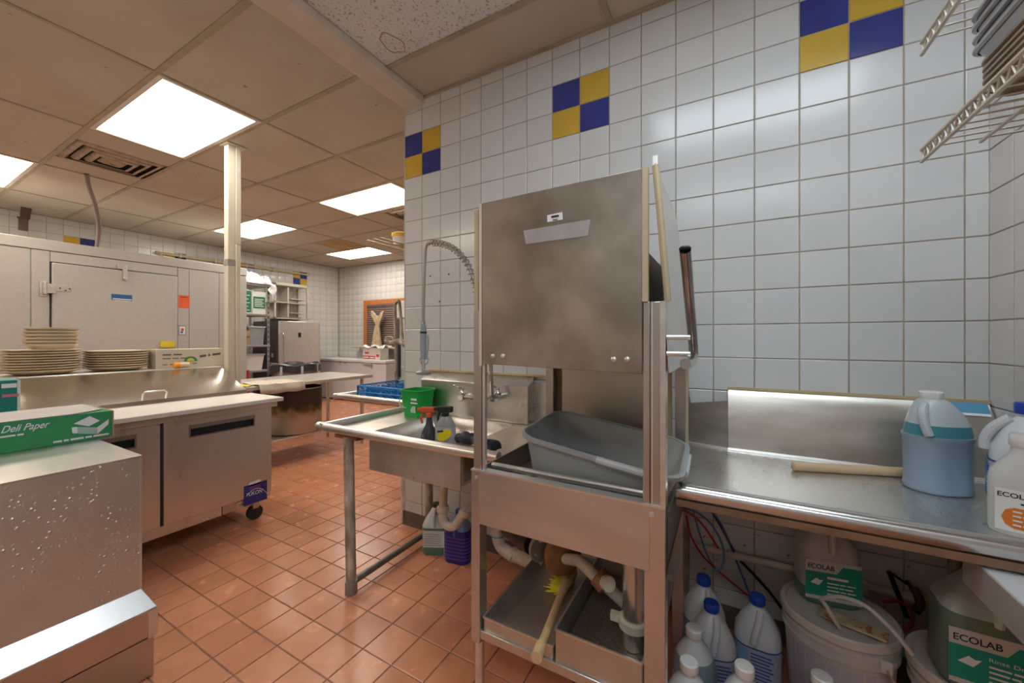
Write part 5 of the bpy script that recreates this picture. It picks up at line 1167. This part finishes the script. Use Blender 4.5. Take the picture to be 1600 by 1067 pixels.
# jugs beneath the sink
def square_jug(name, label, loc, rz, low, high, lvl, cap, w=.155, d=.125, h=.29, lab=None, handle=None):
    t = thing(name, label, 'jug', loc, rz=rz)
    n = 5
    def sec(z):
        if z < .012: f_ = .94+.06*z/.012
        elif z < h*.58: f_ = 1.0
        elif z < h*.80: f_ = 1.0-.45*((z-h*.58)/(h*.22))**1.5
        else: f_ = .55-.27*(z-h*.80)/(h*.13)
        return rr(0, 0, max(w*f_, .04), max(d*f_, .04), .035*f_+.004, z, n)
    zz = [0, .012, .06, h*.58, h*.66, h*.73, h*.80, h*.87, h*.93, h*.96]
    part(t, 'filled_body', MB().loft([sec(z) for z in sorted(set([z for z in zz if z < lvl]+[lvl]))]), low, local=True)
    part(t, 'upper_body', MB().loft([sec(z) for z in sorted(set([z for z in zz if z > lvl]+[lvl]))]), high, local=True)
    part(t, 'cap', MB().lathe([(.024, h*.94), (.025, h*.95), (.025, h*1.0), (.022, h*1.01)], n=20), cap, local=True)
    part(t, 'handle', MB().tube([(.0, -d*.20, h*.92), (.0, -d*.42, h*.82), (.0, -d*.49, h*.68), (0, -d*.47, h*.58)], .011, 10, smooth=4), handle or high, local=True)
    if lab: lab(t, w, d, h)
    return t
FROST = M_plas('frosted_jug', (.55, .58, .55)); GLIQ = M_plas('liquid_green', (.10, .20, .15))
def lab_w(t, w, d, h):
    lb = part(t, 'label', MB().box(-w*.42, w*.42, -d/2-.0015, -d/2, h*.18, h*.52), M('label_palegrey', (.55, .60, .60), .5), local=True)
    for k in range(6): part(lb, 'print_line', MB().box(-w*.36, w*.30-.01*(k % 2), -d/2-.0025, -d/2-.0015, h*.22+k*.013, h*.22+k*.013+.003), M('print_grey', (.22, .27, .28), .6), local=True)
square_jug('detergent_jug', 'frosted jug of green detergent standing under the sink', (-1.565, 1.85, 0), .45, GLIQ, FROST, .165, DGREY, lab=lab_w)
PURP = M_plas('purple_jug', (.035, .02, .20))
def lab_p(t, w, d, h):
    for k in range(7): part(t, 'ridge', MB().loft([rr(0, 0, w+.004, d+.004, .036, .03+k*.02, 5), rr(0, 0, w+.004, d+.004, .036, .035+k*.02, 5)]), M('purple_ridge', (.12, .09, .36), .3), local=True)
    part(t, 'label', MB().box(-w/2-.002, -w/2, -d*.35, d*.35, .03, .17), PRINTW, local=True)
square_jug('degreaser_jug', 'deep purple ribbed jug with blue handle under the sink', (-1.385, 1.845, 0), .2, PURP, M_plas('blue_top', (.22, .28, .55)), .19, BCAP, lab=lab_p, handle=M_plas('blue_handle', (.04, .14, .55)))
# jugs on the table
BJ = M_plas('blue_jug_liquid', (.15, .27, .36)); BJL = M('blue_jug_label', (.30, .38, .47), .3); BJT = M_plas('blue_jug_top', (.50, .56, .58)); TEALB = M_plas('teal_liquid', (.06, .25, .29))
bj = thing('rinse_aid_jug', 'large oval jug of teal blue liquid on the clean-dish table', 'jug', (.592, 1.765, .8155), rz=.35)
n = 7
part(bj, 'lower_body', MB().loft([rr(0, 0, .155, .12, .058, 0, n), rr(0, 0, .165, .13, .062, .006, n), rr(0, 0, .165, .13, .062, .02, n), rr(0, 0, .160, .126, .06, .024, n), rr(0, 0, .164, .13, .062, .165, n), rr(0, 0, .170, .135, .064, .17, n), rr(0, 0, .170, .135, .064, .18, n)]), BJL, local=True)
part(bj, 'liquid_band', MB().loft([rr(0, 0, .163, .128, .06, .18, n), rr(.0, 0, .150, .12, .056, .215, n)]), TEALB, local=True)
part(bj, 'upper_body', MB().loft([rr(0, 0, .150, .12, .056, .215, n), rr(-.004, 0, .125, .105, .05, .25, n), rr(-.012, 0, .08, .08, .038, .285, n), rr(-.016, 0, .05, .05, .024, .298, n)]), BJT, local=True)
part(bj, 'handle', MB().tube([(-.05, -.02, .278), (-.068, -.035, .255), (-.070, -.045, .22), (-.062, -.052, .185)], .012, 10, smooth=4), BJT, local=True); part(bj, 'cap', MB().lathe([(.028, .296), (.029, .30), (.029, .316), (.026, .319)], (-.016, 0, 0), 22), WCAP, local=True)
ek = thing('sanitizer_bottle', 'frosted bottle with orange label beside the bleach jug on the table', 'bottle', (.655, 1.475, .8155), rz=-.40)
ek_b = [rr(0, 0, .120, .085, .03, 0, 6), rr(0, 0, .126, .09, .032, .01, 6), rr(0, 0, .126, .09, .032, .135, 6), rr(0, 0, .118, .084, .034, .155, 6), rr(0, 0, .07, .06, .028, .19, 6), rr(0, 0, .052, .052, .0255, .205, 6), rr(0, 0, .050, .050, .0245, .225, 6)]
part(ek, 'bottle', MB().loft(ek_b), M_plas('milky_bottle', (.62, .63, .61)), local=True); part(ek, 'cap', MB().lathe([(.027, .218), (.029, .222), (.029, .245), (.026, .250)], n=24), WCAP, local=True)
lbk = part(ek, 'label', MB().box(-.050, .062, -.0465, -.0455, .012, .115), PRINTW, local=True)
op = [(-.045+.022*(1-math.cos(a_)) if False else 0, 0, 0) for a_ in (0,)]
part(lbk, 'orange_panel', MB().prism([(.062, -.0468, .020), (.062, -.0468, .072), (-.020, -.0468, .072), (-.034, -.0468, .064), (-.040, -.0468, .046), (-.034, -.0468, .028), (-.020, -.0468, .020)], (0, -.0006, 0)), M('label_orange', (.80, .22, .03), .4), local=True)
def ltext(parent_thing, s, lx, ly, lz, width, mat, height, rz, parent):
    R3 = Matrix.Rotation(rz, 3, 'Z'); p = Vector(parent_thing.location)+R3 @ Vector((lx, ly, lz))
    o = text(parent, s, p, R3 @ Vector((1,0,0)), (0,0,1), width, mat, height=height, lift=.0004, bold=.02 if s == 'ECOLAB' else 0)
    # world-built letters under a turned parent: undo the turn
    inv = Matrix.Rotation(-rz, 4, 'Z')
    for v in o.data.vertices: v.co = inv.to_3x3() @ v.co
    return o
ltext(ek, 'ECOLAB', -.046, -.0468, .096, .062, PRINTK, .012, -.40, ek); ltext(ek, (2,), -.010, -.0468, .080, .012, PRINTK, .007, -.40, ek)
for k in range(4): ltext(ek, (5, 10, 9,), -.022, -.0478, .060-.011*k, .075-.008*(k % 2), PRINTW, .006, -.40, ek)
# buckets
PAIL = M('pail_white', (.62, .58, .52), .4, 0, .06, 7, dirt=(.40, .33, .27), dirt_amt=.5, ds=7)
def pail(label, loc, rz=0):
    t = thing('chemical_pail', label, 'bucket', loc, rz=rz)
    part(t, 'pail', MB().lathe([(1e-4, 0), (.130, 0), (.134, .006), (.150, .28), (.158, .282), (.158, .292), (.151, .294), (.152, .315), (.158, .317), (.158, .327), (.152, .329), (.153, .35)], n=48, cap0=False, cap1=True), PAIL, local=True)
    part(t, 'lid', MB().lathe([(.160, .338), (.163, .342), (.163, .362), (.158, .368), (.148, .368), (.144, .360), (1e-4, .360)], n=48, cap0=False), PAIL, local=True)
    e_ = part(t, 'bail_ear', MB().box(.075, .105, -.145, -.128, .285, .325), PAIL, local=True, bevel=.004); part(e_, 'bail_wire', MB().tube([(.09, -.147, .30), (.105, -.142, .27), (.125, -.125, .24), (.135, -.11, .21)], .003, 6, smooth=4), GALV, local=True)
    return t
# round pail print: panels wrapped on the wall of the pail
def wrap(t, a0, a1, z0, z1, mat, name, r=.0006):
    g = [[(( .134+(z-.006)*.0584+r)*math.cos(a0+(a1-a0)*k/10), (.134+(z-.006)*.0584+r)*math.sin(a0+(a1-a0)*k/10), z) for k in range(11)] for z in (z0, z1)]
    return part(t, name, MB().grid(g), mat, local=True)
p1 = pail('large white chemical pail with hazard print below the dish table', (.332, 1.722, 0), 0)
LP_ = M('label_lavender', (.50, .46, .52), .5, 0, .12, 9); wl_ = wrap(p1, -2.9, -.75, .05, .262, LP_, 'label')
rr_ = .1465; 
def onp(a_, z, r=.001): rad = .134+(z-.006)*.0584+r; return Vector((rad*math.cos(a_), rad*math.sin(a_), z))
part(wl_, 'hazard_diamond', MB().grid([[onp(-2.25, .20), onp(-2.02, .225)], [onp(-2.12, .135), onp(-1.88, .165)]]), PRINTK, local=True); part(wl_, 'hazard_field', MB().grid([[onp(-2.21, .200, .0016), onp(-2.03, .220, .0016)], [onp(-2.15, .172, .0016), onp(-1.97, .192, .0016)]]), PRINTW, local=True)
for a_ in (-1.42, -1.32): part(wl_, 'arrow', MB().grid([[onp(a_-.012, .13), onp(a_+.012, .13)], [onp(a_-.012, .20), onp(a_+.012, .20)]]), PRINTK, local=True); part(wl_, 'arrow', MB().grid([[onp(a_-.035, .195), onp(a_+.035, .195)], [onp(a_-.002, .222), onp(a_+.002, .222)]]), PRINTK, local=True)
bx_ = part(wl_, 'warning_box', MB().grid([[onp(-1.18+.04*k, z) for k in range(11)] for z in (.13, .21)]), PRINTK, local=True)
for z in (.145, .163, .181): part(bx_, 'warning_line', MB().grid([[onp(-1.02+.03*k, z, .0016) for k in range(6)] for _z, z in ((0, z), (1, z+.007))]), PRINTW, local=True)
p2 = pail('white chemical pail in the corner under the green detergent jug', (.636, 1.60, 0), 1.2)
# newspaper and hose on pail lid
NP = M('newsprint', (.60, .48, .27), .8, 0, .25, 25, speck=(.45, .12, .05), speck_s=38, speck_t=.62)
c0 = Vector(p1.location)+Vector((.0, 0, .3685))
single('folded_leaflet', MB().obox(c0+Vector((.025, -.075, .004)), (.17, .055, .007), Matrix.Rotation(-.30, 3, 'Z')), NP, 'yellowed printed leaflet lying on the large pail lid', 'paper', bevel=.002)
# square chemical jugs with green labels
EGR = M('ecolab_green', (.01, .30, .22), .4); CLJ = M_plas('dusty_jug', (.47, .46, .43)); 
def lab_e(name2, rzv):
    def f_(t, w, d, h):
        lb = part(t, 'label', MB().box(-w*.46, w*.46, -d/2-.0015, -d/2, h*.06, h*.50), M('label_cream', (.60, .57, .52), .5), local=True)
        part(lb, 'green_panel', MB().prism([(-w*.46, -d/2-.0016, h*.10), (w*.46, -d/2-.0016, h*.10), (w*.46, -d/2-.0016, h*.46), (w*.16, -d/2-.0016, h*.46), (w*.06, -d/2-.0016, h*.37), (-w*.46, -d/2-.0016, h*.37)], (0, -.0006, 0)), EGR, local=True)
        ltext(t, 'ECOLAB', -w*.42, -d/2-.0018, h*.405, w*.44, PRINTK, h*.055, rzv, t)
        ltext(t, name2, -w*.10, -d/2-.0024, h*.30, w*.34, PRINTW, h*.04, rzv, t)
        for k in range(4): ltext(t, (11, 5, 8,), -w*.10, -d/2-.0024, h*(.25-.04*k), w*(.46-.04*(k % 2)), PRINTW, h*.022, rzv, t)
        part(lb, 'white_mark', MB().prism([(-w*.38, -d/2-.0024, h*.24), (-w*.24, -d/2-.0024, h*.22), (-w*.16, -d/2-.0024, h*.29), (-w*.22, -d/2-.0024, h*.28), (-w*.28, -d/2-.0024, h*.30)], (0, -.0004, 0)), PRINTW, local=True)
    return f_
c1 = Vector(p1.location)
e1 = square_jug('rinse_jug', 'dusty chemical jug with green label on top of the large pail', (c1.x-.02, c1.y+.065, .3685), .15, GLIQ, CLJ, .05, M('maroon_cap', (.07, .02, .02), .5), w=.175, d=.125, h=.31, lab=lab_e((6,), .15), handle=M_plas('jug_handle', (.55, .48, .42)))
c2 = Vector(p2.location)
e2 = square_jug('drying_agent_jug', 'chemical jug of green liquid with teal label on the corner pail', (c2.x-.02, c2.y-.045, .3685), -.05, M_plas('liquid_sage', (.13, .19, .14)), M_plas('sage_top', (.42, .47, .45)), .20, M('maroon_cap', (.07, .02, .02)), w=.20, d=.15, h=.33, lab=lab_e('Rinse Dry', -.05), handle=M_plas('pale_green_handle', (.50, .57, .47)))
# tubes and hoses under the table
def cord(name, label, pts, r, col, cat='tube', **k):
    return single(name, MB().tube(pts, r, 8, smooth=6), M('tube_'+name, col, .4, 0, .08, 8), label, cat)
def q(x, y, Y): return onY(x, y, Y)
RED = (.42, .02, .03); BLU = (.12, .22, .45)
cord('red_tube', 'red plastic tube drooping along the wall under the dish table', [q(1072, 806, 1.80), q(1080, 838, 1.85), q(1098, 868, 1.90), q(1120, 890, 1.93), q(1150, 915, 1.95), q(1175, 935, 1.96)], .0042, RED)
cord('red_supply_tube', 'short red tube looping from the dish machine side', [q(1062, 796, 1.57), q(1080, 803, 1.66), q(1098, 820, 1.73), q(1112, 840, 1.79), q(1122, 856, 1.82)], .0045, RED)
cord('blue_tube', 'light blue tube looping from the dish machine side', [q(1060, 791, 1.60), q(1088, 800, 1.72), q(1112, 820, 1.80), q(1128, 850, 1.86), q(1131, 875, 1.87), q(1124, 890, 1.87), q(1114, 888, 1.87)], .0042, BLU)
cord('blue_drop_tube', 'thin blue tube hanging down to the bleach jugs', [q(1080, 786, 1.93), q(1092, 830, 1.95), q(1106, 870, 1.96), q(1118, 888, 1.965)], .0038, BLU)
cord('navy_tube', 'blue tube running behind the black cable', [q(1106, 790, 1.96), q(1128, 822, 1.965), q(1148, 870, 1.97), q(1162, 905, 1.97), q(1173, 932, 1.97)], .004, (.08, .13, .33))
cord('black_cable', 'black cable hanging down the wall behind the jugs', [q(1104, 786, 1.975), q(1128, 825, 1.98), q(1150, 867, 1.98), q(1180, 900, 1.98), q(1205, 928, 1.98), q(1221, 950, 1.97)], .0055, (.012, .012, .015), 'cable')
cord('wall_wire', 'grey wire running down the tiles behind the dish machine', [q(1071, 590, 1.985), q(1074, 606, 1.985), q(1078, 629, 1.985)], .004, (.16, .17, .19), 'cable')
cord('clear_hose', 'milky hose looping over the pail lids', [Vector((.315, 1.60, .373)), q(1290, 945, 1.58), q(1284, 936, 1.60), q(1310, 932, 1.58), q(1350, 945, 1.54), q(1385, 975, 1.52), q(1408, 1000, 1.52), q(1425, 1022, 1.53)], .006, (.58, .55, .50))
cord('red_hose', 'dark red hose loop behind the pails', [q(1380, 940, 1.86), q(1405, 940, 1.88), q(1425, 955, 1.88), q(1424, 975, 1.87), q(1408, 988, 1.85)], .006, (.28, .02, .03))
pw = thing('wall_conduit', 'cream pipe fixed low along the tiled wall under the table', 'pipe', (.33, 1.97, .46)); zz_ = onY(1250, 893, 1.97).z
part(pw, 'pipe', MB().cyl((-.13, 1.975, zz_), (.80, 1.975, zz_), .016, n=12), PVC); 
for x in (.0, .45, .7): part(pw, 'clip', MB().box(x, x+.02, 1.955, 2.0, zz_-.02, zz_+.02), PVC)
ab = thing('chemical_pump_arm', 'black folding bracket with brown clip behind the pails', 'bracket', (.52, 1.95, .30))
part(ab, 'arm', MB().tube([q(1389, 893, 1.93), q(1402, 925, 1.93), q(1418, 965, 1.93)], .008, 6), DARK); part(ab, 'link', MB().tube([q(1392, 895, 1.94), q(1408, 906, 1.95), q(1424, 918, 1.96)], .004, 6), DARK)
part(ab, 'clip', MB().tube([q(1426, 917, 1.96), q(1434, 930, 1.95), q(1438, 945, 1.94), q(1430, 955, 1.94)], .014, 8, smooth=3), M('dark_brown_metal', (.10, .06, .055))); part(ab, 'wall_stub', MB().cyl(q(1424, 918, 1.96), Vector((q(1424, 918, 1.96).x, 2.0, q(1424, 918, 1.96).z)), .006, n=8), DARK)
# white-topped side stand along the right wall
ws = thing('side_stand', 'white-topped low steel stand against the right wall', 'stand', (.66, .6, 0))
WT = M('white_laminate', (.72, .73, .74), .35, 0, .03, 5)
part(ws, 'top', MB().box(.515, .80, -.6, 1.39, .763, .778), WT, bevel=.002); part(ws, 'apron', MB().box(.512, .518, -.6, 1.392, .700, .775), M('apron_grey', (.55, .53, .50), .45, .4)); part(ws, 'apron', MB().box(.518, .80, 1.386, 1.392, .700, .775), M('apron_grey', (.40, .38, .35)))
part(ws, 'raised_edge', MB().box(.515, .80, 1.378, 1.392, .778, .783), WT, bevel=.002)
for x, y in ((.55, -.5), (.77, -.5), (.77, 1.2), (.55, .3)): part(ws, 'leg', MB().box(x-.015, x+.015, y-.015, y+.015, 0, .763), STEELD)
# wire shelves with trays on the right wall
WIRE = M('wire_cream', (.56, .52, .44), .45, .2, .1, 9)
def wshelf(z, label):
    t = thing('wire_shelf', label, 'shelf', (.6, .3, z-.03))
    xf, yf, yn = .405, 1.285, -.9
    part(t, 'front_rail', MB().tube([(xf, yf, z), (xf, yn, z)], .0042, 6), WIRE); part(t, 'front_rail', MB().tube([(xf, yf, z-.028), (xf, yn, z-.028)], .0042, 6), WIRE)
    mb = MB(); pts = []; k = 0; y = yf
    while y > yn: pts.append((xf, y, z if k % 2 == 0 else z-.028)); y -= .014; k += 1
    part(t, 'truss_wire', MB().tube(pts, .0022, 4), WIRE)
    for x in (.50, .66, .785): part(t, 'long_rail', MB().tube([(x, yf-.005, z-.006), (x, yn, z-.006)], .004, 6), WIRE)
    y = yf-.012
    k = 0
    while y > yn and k < 60:
        part(t, 'cross_wire', MB().tube([(xf, y, z), (.795, y, z)], .0024, 4), WIRE); y -= .034; k += 1
    for y in (.45, -.3):
        part(t, 'wall_bracket', MB().tube([(.80, y, z-.13), (.50, y, z-.010)], .004, 6), WIRE)
    return t
w1 = wshelf(1.757, 'cream wire wall shelf loaded with trays'); wshelf(2.012, 'empty cream wire wall shelf above the loaded one')
PAN = M('pan_aluminium', (.42, .42, .43), .35, .9, .1, 6); PANB = M('pan_browned', (.32, .25, .18), .45, .5, .25, 8)
def span(label, z, mat, tilt, dx, dy, w=.33, d=.46, h=.022, group=None):
    t = thing('sheet_pan', label, 'tray', (.60+dx, .86+dy, z), group); t.rotation_euler = (tilt[0], tilt[1], tilt[2])
    part(t, 'pan', MB().loft([rr(0, 0, w-.03, d-.03, .02, 0), rr(0, 0, w, d, .025, h), rr(0, 0, w-.006, d-.006, .023, h), rr(0, 0, w-.036, d-.036, .018, .003)]), mat, local=True)
    part(t, 'rim', MB().loft([rr(0, 0, w, d, .025, h-.004), rr(0, 0, w+.012, d+.012, .03, h-.002), rr(0, 0, w+.012, d+.012, .03, h+.003), rr(0, 0, w-.004, d-.004, .024, h+.002)], False, False), mat, local=True)
    return t
for k in range(5): span('browned baking tray in the stack on the loaded wire shelf', 1.7598+k*.0125, PANB, (0, 0, .003*math.sin(k*2)), .001*math.sin(k*3), .0015*math.cos(k*2), .34, .48, group='browned trays on the wire shelf')
for k in range(4): span('grey sheet pan in the upper stack on the loaded wire shelf', 1.832+k*.022, PAN, (0, .0, .003*math.cos(k*3)), .001*math.cos(k), .0015*math.sin(k*2), .36, .50, .03, group='grey pans on top of the tray stack')
tp2 = tub('cream_tub', 'small cream tub behind the grey pans on the wire shelf', (.70, 1.205, 1.760), .12, .12, .15, M('cream_tub', (.60, .55, .45), .5), M('cream_tub_rim', (.52, .44, .28), .5), 'tub')
